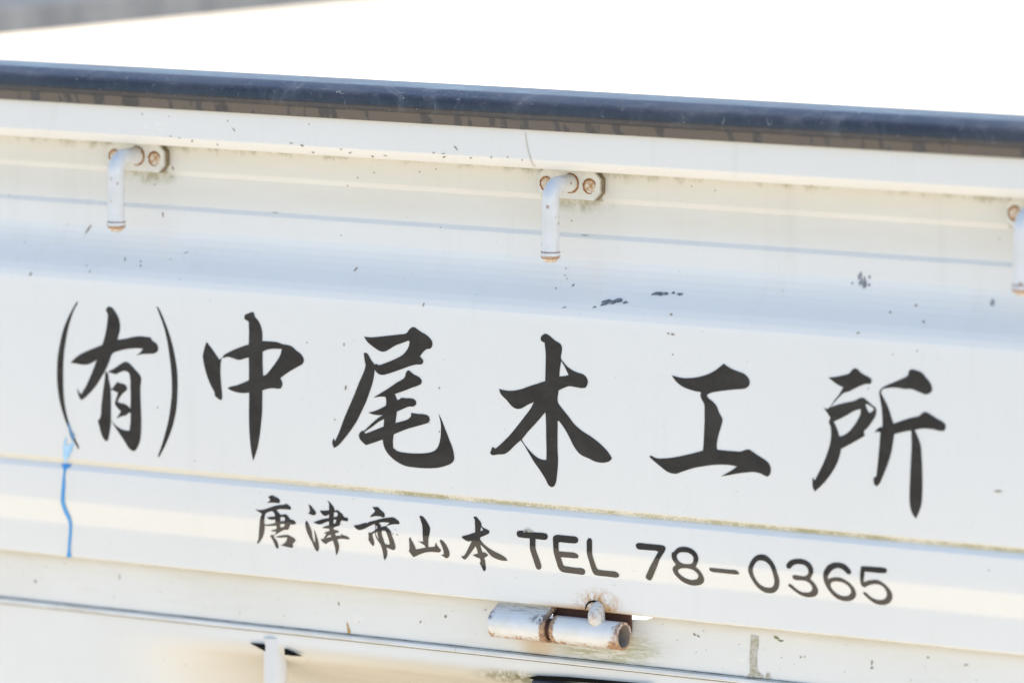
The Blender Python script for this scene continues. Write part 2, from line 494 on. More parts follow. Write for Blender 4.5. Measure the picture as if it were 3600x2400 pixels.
mk = [(590,62),(620,75),(680,125),(735,162),(748,200),(738,300),(760,330),(800,375),(850,410),(900,432),(940,443),(975,470),(992,510),(988,545),(970,575),(930,577),(870,567),(815,560),(775,572),(715,600),(708,710),(740,760),(800,835),(870,925),(940,985),(1040,1050),(1120,1115),(1190,1190),(1223,1245),(1200,1270),(1150,1285),(1080,1280),(1000,1245),(920,1205),(860,1130),(820,1050),(770,960),(720,890),(706,892),(705,1000),(705,1150),(710,1270),(700,1400),(690,1470),(670,1510),(650,1518),(625,1505),(590,1440),(540,1360),(480,1275),(430,1190),(385,1115),(355,1073),(300,1120),(250,1170),(200,1203),(140,1207),(85,1213),(63,1195),(85,1135),(115,1153),(180,1095),(250,1025),(320,940),(390,850),(450,770),(480,710),(420,737),(360,770),(320,775),(280,757),(220,690),(170,640),(155,610),(150,585),(200,598),(270,603),(350,590),(450,555),(530,530),(588,510),(590,400),(592,250),(582,148),(550,130),(545,100),(565,72)]
mk_h1 = [(740,320),(770,370),(810,455),(770,463),(722,468),(728,390)]
mk_h2 = [(590,805),(595,900),(597,1050),(600,1180),(598,1260),(550,1255),(490,1220),(430,1160),(390,1110),(364,1066),(430,985),(500,910)]
ko = [(1015,63),(1060,95),(1130,135),(1210,165),(1270,190),(1320,235),(1342,290),(1335,330),(1310,360),(1270,378),(1180,385),(1050,398),(920,415),(840,435),(802,458),(820,490),(880,540),(930,600),(955,670),(985,725),(1000,760),(985,840),(955,940),(935,1030),(928,1100),(935,1140),(1030,1150),(1150,1160),(1230,1163),(1280,1145),(1330,1137),(1370,1160),(1450,1215),(1530,1265),(1580,1310),(1605,1370),(1605,1410),(1595,1450),(1565,1478),(1530,1465),(1480,1440),(1400,1420),(1300,1425),(1160,1443),(1070,1460),(980,1473),(1060,1430),(1120,1395),(1182,1350),(1130,1338),(1040,1328),(900,1330),(780,1345),(660,1365),(540,1400),(470,1425),(430,1440),(360,1435),(300,1410),(230,1355),(150,1290),(85,1230),(100,1210),(125,1225),(180,1248),(280,1248),(400,1235),(520,1210),(650,1180),(755,1150),(762,1080),(768,950),(775,800),(775,680),(770,570),(740,510),(725,470),(730,420),(660,408),(580,385),(500,350),(450,315),(400,265),(365,210),(430,228),(500,243),(600,243),(700,230),(790,205),(870,170),(940,125)]
sho1 = [(455,75),(480,65),(500,73),(530,105),(590,140),(625,160),(637,190),(622,215),(580,215),(520,235),(470,260),(420,285),(370,300),(320,345),(275,395),(246,434),(330,405),(420,385),(480,370),(525,347),(555,345),(590,370),(640,415),(672,440),(680,475),(670,520),(640,570),(600,625),(560,665),(570,705),(520,735),(440,780),(345,830),(330,900),(300,980),(260,1050),(210,1120),(150,1185),(95,1235),(75,1190),(73,1100),(95,1130),(130,1060),(170,980),(210,880),(240,780),(250,690),(245,620),(230,575),(243,535),(215,490),(178,440),(205,450),(234,438),(280,370),(328,310),(365,245),(320,225),(270,190),(225,153),(300,145),(370,130),(420,115)]
sho1_h = [(275,570),(330,547),(400,510),(470,470),(530,450),(530,490),(505,550),(460,620),(410,675),(370,700),(328,713),(310,650)]
sho1_c = [(575,405),(600,408),(640,435),(660,450),(640,475),(612,490),(590,450)]
sho2 = [(990,90),(1015,75),(1060,85),(1110,105),(1150,150),(1190,200),(1210,250),(1205,285),(1180,305),(1150,313),(1110,300),(1060,280),(1010,262),(950,262),(880,250),(800,250),(740,262),(722,295),(745,340),(790,430),(820,520),(842,590),(920,563),(1010,535),(1090,515),(1120,487),(1150,480),(1190,500),(1260,545),(1330,590),(1340,620),(1325,660),(1290,660),(1220,645),(1130,637),(1045,650),(1075,720),(1100,790),(1110,900),(1115,1000),(1118,1150),(1115,1280),(1105,1370),(1080,1440),(1055,1493),(1020,1440),(1000,1370),(995,1280),(1000,1120),(1008,950),(1015,800),(1012,655),(930,670),(850,690),(840,760),(820,870),(790,970),(750,1070),(715,1150),(685,1187),(660,1165),(653,1105),(680,1090),(690,1000),(705,850),(718,675),(690,665),(665,680),(680,650),(715,625),(738,620),(737,540),(730,440),(715,350),(708,290),(725,260),(760,235),(830,205),(910,170),(980,130)]
ka1 = [(415,165),(450,150),(490,133),(530,140),(590,170),(640,195),(670,225),(683,265),(675,300),(650,313),(610,305),(530,300),(450,300),(380,305),(430,275),(465,235),(445,205)]
ka2 = [(125,450),(180,465),(240,467),(310,457),(400,430),(500,395),(600,365),(700,350),(790,340),(805,323),(850,335),(890,360),(925,400),(943,440),(930,458),(870,455),(780,448),(680,448),(600,465),(650,520),(700,578),(760,572),(810,562),(850,590),(900,650),(930,685),(990,698),(1020,720),(1052,765),(1035,795),(990,800),(925,795),(905,850),(885,900),(870,915),(800,920),(730,945),(640,1000),(570,1035),(535,1070),(570,1120),(610,1165),(635,1220),(648,1290),(648,1345),(625,1358),(600,1330),(560,1250),(520,1160),(480,1090),(465,1050),(480,1035),(540,1040),(580,1005),(600,965),(530,955),(470,938),(560,915),(612,890),(605,850),(595,822),(500,830),(400,830),(338,822),(330,920),(315,1010),(290,1080),(260,1140),(220,1195),(175,1245),(155,1190),(185,1170),(195,1080),(205,950),(212,850),(222,740),(235,650),(255,590),(270,555),(220,520),(165,490)]
ka2_h = [[(345,575),(370,540),(430,510),(510,490),(545,530),(568,575),(570,612),(480,625),(380,630),(430,675),(500,690),(580,685),(575,765),(480,785),(400,798),(333,798),(325,740),(328,660)],
         [(697,630),(770,628),(795,650),(800,690),(790,718),(690,722)], [(688,795),(740,785),(790,785),(780,840),(755,860),(695,867)]]
ka3 = [(580,1085),(660,1060),(750,1042),(840,1035),(890,1045),(950,1080),(1000,1105),(1035,1145),(1038,1180),(1010,1210),(975,1240),(985,1280),(985,1315),(965,1335),(900,1325),(800,1300),(700,1275),(760,1245),(810,1200),(840,1150),(852,1095),(770,1095),(680,1100)]
tsu1 = [(1340,347),(1375,355),(1410,385),(1455,445),(1500,500),(1512,545),(1500,575),(1460,588),(1410,580),(1365,555),(1330,553),(1355,520),(1370,470),(1360,410)]
tsu2 = [(1290,705),(1320,745),(1360,820),(1400,910),(1420,1000),(1430,1080),(1460,1170),(1490,1235),(1490,1100),(1478,1000),(1470,905),(1500,985),(1530,1070),(1560,1170),(1580,1270),(1575,1370),(1555,1423),(1520,1400),(1470,1320),(1420,1200),(1360,1090),(1310,980),(1280,880),(1268,800),(1275,740)]
tsu3 = [(1772,265),(1790,253),(1820,280),(1870,335),(1910,385),(1930,430),(1935,475),(1975,475),(2010,472),(2050,505),(2090,540),(2120,560),(2140,605),(2180,640),(2210,640),(2240,655),(2255,690),(2235,725),(2190,720),(2100,705),(2075,745),(2065,775),(2068,805),(2040,825),(1980,845),(1915,870),(1918,920),(1970,928),(2020,940),(2038,965),(2020,985),(1950,998),(1960,1060),(2020,1055),(2095,1058),(2080,1010),(2130,1040),(2220,1070),(2270,1105),(2285,1125),(2260,1137),(2180,1130),(2090,1122),(2000,1140),(2020,1200),(2040,1270),(2038,1370),(2015,1440),(1985,1510),(1970,1450),(1955,1350),(1930,1260),(1900,1165),(1830,1190),(1780,1215),(1745,1250),(1700,1225),(1650,1180),(1622,1135),(1645,1125),(1680,1140),(1710,1080),(1750,1015),(1730,1005),(1685,990),(1750,970),(1825,945),(1815,890),(1740,890),(1650,875),(1720,840),(1812,815),(1812,725),(1720,755),(1640,790),(1570,797),(1510,775),(1452,750),(1540,715),(1650,680),(1812,650),(1815,565),(1770,590),(1710,600),(1660,570),(1625,520),(1600,480),(1700,482),(1815,472),(1815,380),(1810,310),(1795,280)]
tsu3_h = [[(1925,525),(1960,515),(2000,525),(2012,550),(2000,615),(1915,632)], [(1915,690),(1978,685),(1970,740),(1955,770),(1912,783)], [(1855,1035),(1800,1050),(1765,1080),(1728,1118),(1800,1095),(1865,1083)]]
ichi1 = [(522,133),(580,137),(645,137),(680,170),(730,220),(770,255),(800,300),(805,345),(790,370),(765,378),(720,360),(650,348),(590,347),(545,355),(475,370),(472,345),(510,310),(555,270),(585,228),(555,190)]
ichi2 = [(105,557),(200,545),(300,515),(385,497),(410,518),(428,488),(500,465),(600,440),(700,410),(800,392),(900,380),(985,373),(1020,383),(1080,425),(1130,470),(1143,505),(1130,533),(1040,530),(960,540),(880,560),(838,585),(890,635),(940,690),(955,730),(970,800),(1000,870),(1030,960),(1047,1030),(1040,1100),(1020,1123),(980,1117),(900,1085),(838,1060),(855,1120),(865,1190),(855,1260),(825,1325),(805,1365),(785,1310),(770,1230),(755,1150),(735,1070),(705,990),(650,910),(605,830),(585,770),(582,725),(540,745),(520,765),(535,840),(555,910),(563,980),(550,1028),(530,1030),(490,985),(450,920),(430,880),(437,820),(425,722),(495,720),(540,695),(582,670),(590,600),(582,525),(520,545),(450,580),(370,620),(280,655),(210,665),(160,640),(115,600),(100,575)]
ichi2_h = [[(662,500),(740,487),(830,488),(915,497),(875,538),(828,574),(790,580),(750,590),(722,607),(712,560),(690,525)], [(607,560),(630,575),(633,630),(600,655)], [(600,720),(635,708),(645,790),(665,850),(680,890),(640,840),(605,770)],
           [(735,683),(790,680),(820,690),(840,720),(870,800),(900,890),(915,950),(915,1003),(850,993),(808,975),(780,890),(745,800),(733,740)]]
yama1 = [(1600,342),(1655,342),(1690,365),(1730,410),(1780,485),(1820,560),(1845,630),(1843,690),(1825,780),(1808,860),(1805,940),(1805,1055),(1870,1053),(1945,1048),(1965,1000),(1983,940),(2000,1000),(2040,1060),(2095,1120),(2085,1155),(2055,1175),(2000,1172),(1900,1163),(1800,1168),(1700,1190),(1600,1225),(1520,1265),(1475,1285),(1450,1270),(1410,1215),(1358,1145),(1370,1100),(1370,980),(1368,850),(1385,830),(1402,838),(1408,870),(1440,930),(1480,1000),(1505,1060),(1518,1105),(1580,1098),(1670,1080),(1750,1063),(1720,1020),(1670,980),(1610,945),(1560,912),(1620,930),(1690,925),(1680,850),(1675,750),(1672,640),(1660,540),(1630,440)]
yama2 = [(2065,910),(2095,880),(2140,915),(2200,985),(2240,1050),(2275,1130),(2293,1200),(2285,1260),(2260,1295),(2215,1308),(2180,1290),(2140,1260),(2100,1245),(2130,1230),(2165,1218),(2150,1130),(2120,1040),(2085,960)]
moto = [(688,185),(700,163),(730,157),(755,168),(800,220),(845,275),(865,310),(872,365),(900,405),(950,435),(1010,462),(1045,485),(1057,515),(1040,545),(1000,570),(920,605),(845,635),(838,680),(870,730),(920,785),(990,845),(1080,910),(1200,975),(1330,1040),(1420,1100),(1472,1165),(1430,1172),(1350,1168),(1220,1130),(1110,1075),(1050,1015),(960,910),(900,850),(840,800),(860,880),(892,982),(935,980),(970,995),(1000,1020),(1022,1048),(990,1075),(930,1108),(950,1165),(960,1230),(968,1310),(965,1385),(945,1412),(915,1403),(890,1345),(850,1270),(828,1230),(850,1190),(840,1140),(822,1115),(760,1095),(710,1065),(668,1040),(730,1020),(790,1003),(770,930),(740,835),(690,900),(630,985),(570,1065),(510,1135),(480,1145),(450,1125),(415,1085),(412,1055),(440,1070),(475,1050),(530,960),(580,860),(625,770),(645,720),(610,725),(580,733),(540,722),(480,690),(430,645),(412,622),(450,605),(550,580),(640,550),(725,523),(725,420),(720,320),(715,235)]
moto_h = [(862,395),(885,425),(912,470),(870,485),(845,493),(852,450)]
T_ = [(150,145),(300,158),(500,180),(700,200),(740,215),(760,250),(760,290),(740,330),(700,340),(600,332),(502,322),(500,420),(505,530),(530,610),(570,720),(610,830),(625,890),(622,930),(600,960),(565,968),(530,950),(505,905),(470,800),(430,680),(390,560),(380,500),(382,400),(378,310),(300,303),(200,292),(150,283),(115,255),(102,210),(115,165)]
E_ = [(940,235),(1080,243),(1250,258),(1350,270),(1395,300),(1408,345),(1395,390),(1350,413),(1250,410),(1100,397),(1010,390),(990,405),(990,480),(995,580),(1080,587),(1200,598),(1310,607),(1360,625),(1405,665),(1413,700),(1390,730),(1320,727),(1200,715),(1080,707),(1035,705),(1060,780),(1085,860),(1105,885),(1200,905),(1350,928),(1490,940),(1540,970),(1555,1020),(1545,1060),(1510,1077),(1400,1065),(1200,1040),(1090,1025),(1040,1000),(985,930),(950,820),(910,690),(885,590),(878,480),(873,370),(870,310),(885,265)]
L_ = [(1600,340),(1620,308),(1650,303),(1685,320),(1700,360),(1702,450),(1705,640),(1720,710),(1760,830),(1800,930),(1820,960),(1900,978),(2050,995),(2180,1008),(2240,1035),(2272,1075),(2270,1120),(2225,1137),(2100,1125),(1950,1108),(1820,1095),(1760,1075),(1720,1030),(1690,960),(1650,830),(1610,700),(1590,610),(1588,480),(1588,380)]
n7 = [(200,160),(350,172),(550,190),(700,208),(745,228),(768,275),(750,330),(700,410),(640,510),(590,650),(540,770),(490,890),(465,928),(430,930),(385,905),(358,870),(365,825),(400,750),(450,640),(510,530),(560,440),(615,345),(580,325),(450,313),(300,300),(215,292),(170,265),(152,220),(165,178)]
n8 = [(990,280),(1050,250),(1140,238),(1230,250),(1320,290),(1390,350),(1430,420),(1445,490),(1430,560),(1405,620),(1388,655),(1450,705),(1510,780),(1550,860),(1563,920),(1550,975),(1500,1015),(1420,1035),(1320,1035),(1200,1000),(1100,945),(1020,875),(950,795),(918,730),(912,690),(930,650),(985,605),(940,550),(905,490),(892,430),(895,380),(905,345),(945,350),(955,315),(985,300)]
n8_h = [[(1165,352),(1230,360),(1290,395),(1335,440),(1345,500),(1330,555),(1290,590),(1220,595),(1130,585),(1060,550),(1010,490),(997,430),(1020,385),(1080,355)], [(1180,678),(1260,690),(1350,725),(1420,785),(1445,830),(1435,880),(1400,910),(1330,922),(1250,912),(1150,870),(1070,810),(1025,750),(1030,710),(1080,685)]]
dash = [(1690,670),(1900,690),(2100,710),(2210,720),(2260,745),(2288,785),(2280,808),(2240,808),(2050,792),(1850,770),(1730,755),(1690,735),(1665,695)]
n0 = [(320,115),(380,125),(440,165),(490,225),(530,300),(560,390),(585,470),(590,540),(575,610),(545,655),(500,680),(440,687),(375,672),(310,635),(250,580),(200,510),(155,430),(130,350),(135,300),(160,235),(205,170),(260,128)]
n0_h = [(310,205),(360,212),(410,240),(450,285),(480,350),(500,420),(515,490),(512,550),(490,590),(450,605),(400,603),(340,580),(280,535),(235,470),(205,400),(197,340),(210,290),(240,240),(275,212)]
n3 = [(860,180),(930,185),(1000,212),(1055,260),(1085,320),(1090,380),(1070,430),(1045,480),(1100,530),(1140,590),(1160,640),(1155,690),(1120,730),(1050,745),(980,740),(900,710),(830,665),(760,610),(720,575),(725,555),(755,552),(790,580),(850,630),(910,665),(980,678),(1040,670),(1070,640),(1075,600),(1055,560),(1010,520),(960,500),(880,495),(815,485),(785,455),(785,425),(810,418),(890,430),(950,437),(995,420),(1018,390),(1018,350),(1000,310),(960,275),(900,258),(840,260),(790,280),(760,315),(735,328),(705,315),(692,285),(710,240),(750,205),(800,187)]
n6 = [(1440,235),(1500,240),(1560,265),(1610,310),(1645,355),(1650,390),(1630,410),(1600,405),(1560,370),(1510,330),(1450,315),(1390,335),(1340,380),(1312,430),(1305,485),(1340,465),(1410,452),(1490,458),(1560,490),(1630,540),(1685,600),(1715,660),(1722,710),(1705,755),(1660,790),(1600,803),(1530,798),(1450,768),(1380,715),(1310,630),(1265,550),(1240,470),(1240,400),(1265,330),(1310,275),(1370,243)]
n6_h = [(1440,512),(1500,520),(1570,550),(1625,600),(1648,650),(1640,695),(1610,720),(1550,730),(1480,715),(1410,670),(1360,610),(1345,560),(1365,525),(1400,513)]
n5 = [(1800,290),(1850,290),(2000,300),(2120,310),(2165,325),(2180,355),(2165,388),(2120,392),(1980,382),(1850,368),(1840,450),(1835,525),(1880,505),(1950,492),(2030,492),(2100,520),(2170,575),(2225,640),(2255,700),(2255,770),(2220,825),(2160,855),(2080,858),(2000,835),(1920,780),(1860,725),(1825,690),(1835,668),(1865,675),(1900,710),(1960,755),(2030,782),(2100,785),(2150,765),(2175,725),(2172,670),(2140,610),(2080,565),(2010,552),(1940,560),(1880,585),(1850,600),(1810,580),(1787,530),(1782,450),(1787,350)]
for nm, shp, rg, lb in (
    ('large_bracket', [[paren_l]], 'yu', 'tall opening bracket of the big lettering'),
    ('large_character', [[yu1], [yu2], [yu3]], 'yu', 'bracketed character 有'),
    ('large_bracket', [[paren_r]], 'yu', 'tall closing bracket of the big lettering'),
    ('large_character', [[naka1], [naka2, naka_h]], 'naka', 'large brush character 中'),
    ('large_character', [[o1], [o2], [o3, o3h]], 'o', 'large brush character 尾'),
    ('large_character', [[mk, mk_h1, mk_h2]], 'moku', 'large brush character 木'),
    ('large_character', [[ko]], 'ko', 'large brush character 工'),
    ('large_character', [[sho1, sho1_h, sho1_c], [sho2]], 'sho', 'large brush character 所'),
    ('small_character', [[ka1], [ka2] + ka2_h, [ka3]], 'a', 'small brush character 唐'),
    ('small_character', [[tsu1], [tsu2], [tsu3] + tsu3_h], 'a', 'small brush character 津'),
    ('small_character', [[ichi1], [ichi2] + ichi2_h], 'b', 'small brush character 市'),
    ('small_character', [[yama1], [yama2]], 'b', 'small brush character 山'),
    ('small_character', [[moto, moto_h]], 'c', 'small brush character 本'),
    ('letter', [[T_]], 'tel', 'letter T'), ('letter', [[E_]], 'tel', 'letter E'), ('letter', [[L_]], 'tel', 'letter L'),
    ('digit', [[n7]], 'd', 'digit 7'), ('digit', [[n8] + n8_h], 'd', 'digit 8'), ('hyphen', [[dash]], 'd', None),
    ('digit', [[n0, n0_h]], 'e', 'digit 0'), ('digit', [[n3]], 'e', 'digit 3'), ('digit', [[n6, n6_h]], 'e', 'digit 6'), ('digit', [[n5]], 'e', 'digit 5')):
    sheet(nm, shp, R[rg], LET, GATE, label=lb)

# ------------------------------------------------------------------ top rail cover
rm_ = NT('rail_rubber', 0.3, 0.5)
r1 = rm_.noise(34, 8, 0.72, (0.5, 1, 1))
r2 = rm_.noise(160, 6, 0.8, (1, 1, 1), dist=1.2)
r3 = rm_.noise(90, 3, 0.6, (1, 1, 0.12))
rc = rm_.mix(rm_.rng(r1, 0.35, 0.75), (0.019, 0.022, 0.031), (0.046, 0.050, 0.061))
rc = rm_.mix(rm_.rng(r2, 0.54, 0.76, 0, 0.5), rc, (0.17, 0.165, 0.165))
r4 = rm_.noise(26, 7, 0.8, (1, 1, 0.45), (4, 0, 0), 1.0)
rc = rm_.mix(rm_.rng(r4, 0.50, 0.72, 0, 0.42), rc, (0.13, 0.135, 0.15))
r5 = rm_.noise(300, 3, 0.7, (0.5, 1, 0.14), (0, 0, 7), 1.6)
rc = rm_.mix(rm_.rng(r5, 0.66, 0.72, 0, 0.5), rc, (0.26, 0.26, 0.27))
rc = rm_.mix(rm_.mul(rm_.rng(rm_.Z, z_n + 0.010, z_n + 0.017), rm_.rng(r1, 0.3, 0.7, 0.25, 0.6)), rc, (0.13, 0.13, 0.135))
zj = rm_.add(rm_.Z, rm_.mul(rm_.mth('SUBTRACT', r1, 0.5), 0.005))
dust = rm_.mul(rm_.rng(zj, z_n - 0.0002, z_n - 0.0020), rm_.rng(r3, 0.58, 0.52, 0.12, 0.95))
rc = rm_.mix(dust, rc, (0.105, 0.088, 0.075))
rc = rm_.mix(rm_.speck(620, 0.26, 0.035), rc, (0.42, 0.39, 0.34))
rm_.bump(rm_.add(r2, rm_.mul(r1, 0.6)), 0.20, 0.0012)
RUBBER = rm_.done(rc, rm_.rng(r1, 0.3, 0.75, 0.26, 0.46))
z_wt = zrow(454, -0.0118)
railp = fillet([(0.026, z_top - 0.003, 0), (0.020, z_top, 0.003), (-0.004, z_top - 0.0010, 0.008), (-0.0151, z_top - 0.0050, 0.006), (-0.0165, z_n + 0.0022, 0.0030),
                (-0.0150, z_n - 0.0006, 0.0014), (-0.0130, z_n - 0.0012, 0.001), (-0.0112, z_wt, 0.0004), (-0.0095, z_wt - 0.0002, 0), (-0.0088, z_wt, 0),
                (-0.0088, z_n + 0.002, 0), (0.052, z_n + 0.002, 0), (0.056, z_n + 0.004, 0), (0.056, z_top - 0.006, 0)])
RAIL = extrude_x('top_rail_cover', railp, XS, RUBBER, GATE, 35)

# ------------------------------------------------------------------ rope hooks
hm = NT('hook_paint', 0.22, 0.5)
h1 = hm.noise(120, 7, 0.7)
hc = hm.mix(hm.rng(h1, 0.3, 0.7), (0.74, 0.73, 0.70), (0.69, 0.675, 0.635))
hc = hm.mix(hm.mul(hm.speck(210, 0.36, 0.2, own=True), 1.0), hc, (0.30, 0.13, 0.06))
hc = hm.mix(hm.mul(hm.rng(hm.Z, -0.0385, -0.0405), hm.rng(hm.noise(260, 5, 0.75), 0.38, 0.62, 0.1, 0.85)), hc, (0.50, 0.27, 0.09))
hm.bump(h1, 0.06, 0.001)
HOOK_M = hm.done(hc)
pm = NT('hook_plate_paint', 0.3, 0.5)
p1 = pm.noise(160, 7, 0.75)
pc = pm.mix(pm.rng(p1, 0.3, 0.7), (0.77, 0.75, 0.69), (0.71, 0.67, 0.57))
PLATE_M = pm.done(pc)
eg = NT('hook_plate_edge_shade', 0.8, 0.2)
EDGE_SHADE_M = eg.done(eg.mix(eg.rng(eg.noise(400, 5, 0.8), 0.35, 0.65), (0.16, 0.145, 0.11), (0.30, 0.22, 0.13)))  # dark rusty tone that paints shade onto the plate's side faces
ru = NT('rust_film', 0.75, 0.2)
u1 = ru.noise(520, 6, 0.75)
RUST_M = ru.done(ru.mix(ru.rng(u1, 0.35, 0.65), (0.42, 0.20, 0.06), (0.20, 0.075, 0.025)))
ws = NT('weld_spot_paint', 0.6, 0.3)
SPOT_M = ws.done(ws.mix(ws.rng(ws.noise(330, 5, 0.75, dist=0.6), 0.42, 0.60), (0.72, 0.68, 0.58), (0.46, 0.24, 0.08)))
def ring_arc(c, r0, r1, a0, a1, y, seed, wob=0.12):
    rnd = random.Random(seed)
    bm = bmesh.new()
    n = 22
    prev = None
    for i in range(n + 1):
        a = a0 + (a1 - a0) * i / n
        w = 0.5 * (r1 - r0) * (0.35 + 0.65 * math.sin(math.pi * i / n)) * (1 + rnd.uniform(-3 * wob, 3 * wob))
        m = (r0 + r1) / 2 * (1 + rnd.uniform(-wob, wob) * 0.25)
        pr = [bm.verts.new((c[0] + math.cos(a) * (m + s * w), y, c[1] + math.sin(a) * (m + s * w))) for s in (-1, 1)]
        if prev:
            bm.faces.new((prev[0], prev[1], pr[1], pr[0]))
        prev = pr
    return bm
def make_hook():
    root = bpy.data.objects.new('rope_hook', None)
    COL.objects.link(root)
    root.parent = TRUCK
    # local frame: origin at the plate's left edge, mid height, on the recessed face (y = 0 there, outward is -y)
    W, H, C, T = 0.0425, 0.0172, 0.0045, 0.0052
    z0 = 0.0
    out = [(C, -H / 2), (W - C, -H / 2), (W, -H / 2 + C), (W, H / 2 - C), (W - C, H / 2), (C, H / 2), (0, H / 2 - C), (0, -H / 2 + C)]
    bm = bmesh.new()
    f = bm.faces.new([bm.verts.new((x, -T, z)) for x, z in out])
    r = bmesh.ops.extrude_face_region(bm, geom=[f])
    for v in r['geom']:
        if isinstance(v, bmesh.types.BMVert):
            v.co.y = 0.001
    bmesh.ops.bevel(bm, geom=[e for e in bm.edges if all(abs(v.co.y + T) < 1e-6 for v in e.verts)], offset=0.0005, segments=2, affect='EDGES')
    pl = bm_obj('plate', bm, PLATE_M, root, 40)
    pl.data.materials.append(EDGE_SHADE_M)
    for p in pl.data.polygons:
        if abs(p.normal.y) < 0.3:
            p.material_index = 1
    bx, rr, sy = 0.0217, 0.0051, -0.0262                      # rod axis, radius, stem plane
    path, rad = [Vector((bx, -T + 0.0005, 0.0008)), Vector((bx, -T - 0.004, 0.0008)), Vector((bx, sy + 0.0085, 0.0008))], [rr, rr, rr]
    for i in range(1, 10):
        a = math.pi / 2 * i / 9
        path.append(Vector((bx, sy + 0.0085 - 0.0085 * math.sin(a), 0.0008 - 0.0085 * (1 - math.cos(a)))))
        rad.append(rr)
    zt = -0.0400
    for z, q in ((-0.014, 1), (-0.025, 1), (zt + 0.0042, 1), (zt + 0.0036, 1.02), (zt + 0.0030, 1.10), (zt + 0.0010, 1.12), (zt + 0.0004, 1.10), (zt, 1.04), (zt - 0.0012, 0.92), (zt - 0.0024, 0.70), (zt - 0.0030, 0.35)):
        path.append(Vector((bx, sy, z)))
        rad.append(rr * q)
    bm = tube(path, rad, 28)
    rod = bm_obj('rod', bm, HOOK_M, root, 50)
    # rust lines at the collar, rust halo where rod meets plate, ringed weld spots
    bm = tube([Vector((bx, sy, zt + 0.0034)), Vector((bx, sy, zt + 0.0029))], [rr * 1.075, rr * 1.115], 28, False)
    bm_obj('collar_rust', bm, RUST_M, root)
    bm = tube([Vector((bx, sy, zt + 0.0010)), Vector((bx, sy, zt - 0.0004))], [rr * 1.135, rr * 1.03], 28, False)
    bm_obj('collar_rust', bm, RUST_M, root)
    bm_obj('weld_rust', ring_arc((bx, 0.0008), rr * 1.00, rr * 1.22, -1.9, 1.9, -T - 0.00018, 3), RUST_M, root)
    for i, wx in enumerate((0.0062, 0.0352)):
        bm = bmesh.new()
        bmesh.ops.create_cone(bm, cap_ends=True, segments=24, radius1=0.0038, radius2=0.0034, depth=0.0005, matrix=Matrix.Translation((wx, -T - 0.0002, -0.0005)) @ Matrix.Rotation(math.pi / 2, 4, 'X'))
        bm_obj('weld_spot', bm, SPOT_M, root)
        bm_obj('weld_rust', ring_arc((wx, -0.0005), 0.0034, 0.0048, 0.9 if i == 0 else 0.3, 5.0, -T - 0.00022, 9 + i), RUST_M, root)
    return root
hk = make_hook()
# plate mid height on the recessed face
hz = onY(1890 + 110, 560 + 365 / 4.125, yR - 0.0052).z
hk.location = (HX[1], yR, hz)
for hx in (HX[0], HX[2], HX[0] - (HX[1] - HX[0])):
    if hx < X0 + 0.02:
        continue
    c = hk.copy(); COL.objects.link(c); c.parent = TRUCK
    c.location = (hx, yR, hz)
    for ch in list(hk.children):
        d = ch.copy(); COL.objects.link(d); d.parent = c

# ------------------------------------------------------------------ bed, sill and what hangs below
z_sl = zrow(2290, 0.016)                     # seam at the foot of the sill
sm_ = NT('sill_paint', 0.25, 0.5)
s1 = sm_.noise(5, 5, 0.6)
s2 = sm_.noise(60, 6, 0.7, (0.2, 1, 1.5))
s3 = sm_.noise(260, 5, 0.8, (0.22, 1, 1.6), dist=0.7)
sc = sm_.mix(sm_.rng(s1, 0.3, 0.7), (0.78, 0.765, 0.725), (0.73, 0.71, 0.65))
sc = sm_.mix(sm_.rng(s2, 0.5, 0.8, 0, 0.4), sc, (0.62, 0.58, 0.47))
ph = onY(2130, 2290, 0.016)
sc = sm_.mix(sm_.mul(sm_.mul(sm_.blob(ph.x, ph.z + 0.003, 0.034, 0.0105, 0.55), sm_.rng(s3, 0.40, 0.58, 0.10, 0.8)), 1.0), sc, (0.36, 0.35, 0.17))
pr_ = onY(1895, 2270, 0.016)
sc = sm_.mix(sm_.mul(sm_.blob(pr_.x, pr_.z, 0.010, 0.008, 0.7), 0.55), sc, (0.58, 0.36, 0.12))
sc = sm_.mix(sm_.mul(sm_.rng(sm_.Z, z_bot - 0.007, z_bot), sm_.rng(s2, 0.3, 0.7, 0.25, 0.7)), sc, (0.58, 0.51, 0.36))
sc = sm_.mix(sm_.mul(sm_.speck(200, 0.17, 0.03), 0.6), sc, (0.25, 0.19, 0.12))
sc = sm_.mix(sm_.mul(sm_.speck(90, 0.09, 0.10, (2, 2, 2)), 0.7), sc, (0.30, 0.25, 0.18))
sm_.bump(sm_.noise(14, 3, 0.5, (0.5, 1, 1)), 0.12, 0.004)
SILL_M = sm_.done(sc)
# sill plate with a notch behind the hinge
ySL = 0.0155
nx0, nx1 = onY(1752, 2150, ySL).x, onY(2292, 2165, ySL).x
zt_, zn_ = z_bot + 0.0070, z_bot - 0.0100
zl = z_sl - 0.003
pts = [(X0, zl), (X1, zl), (X1, zt_), (nx1 + 0.008, zt_), (nx1 + 0.002, z_bot - 0.0015), (nx1 - 0.005, z_bot - 0.0042), (nx1 - 0.014, z_bot - 0.0046), (nx1 - 0.020, zn_), (nx0 + 0.012, zn_), (nx0 + 0.001, z_bot - 0.004), (nx0 - 0.004, zt_), (X0, zt_)]
bm = bmesh.new()
f = bm.faces.new([bm.verts.new((x, ySL, z)) for x, z in pts])
r = bmesh.ops.extrude_face_region(bm, geom=[f])
for v in r['geom']:
    if isinstance(v, bmesh.types.BMVert):
        v.co.y = ySL + 0.0016
SILL = bm_obj('sill_plate', bm, SILL_M, TRUCK)
bedm = NT('bed_paint', 0.5, 0.4)
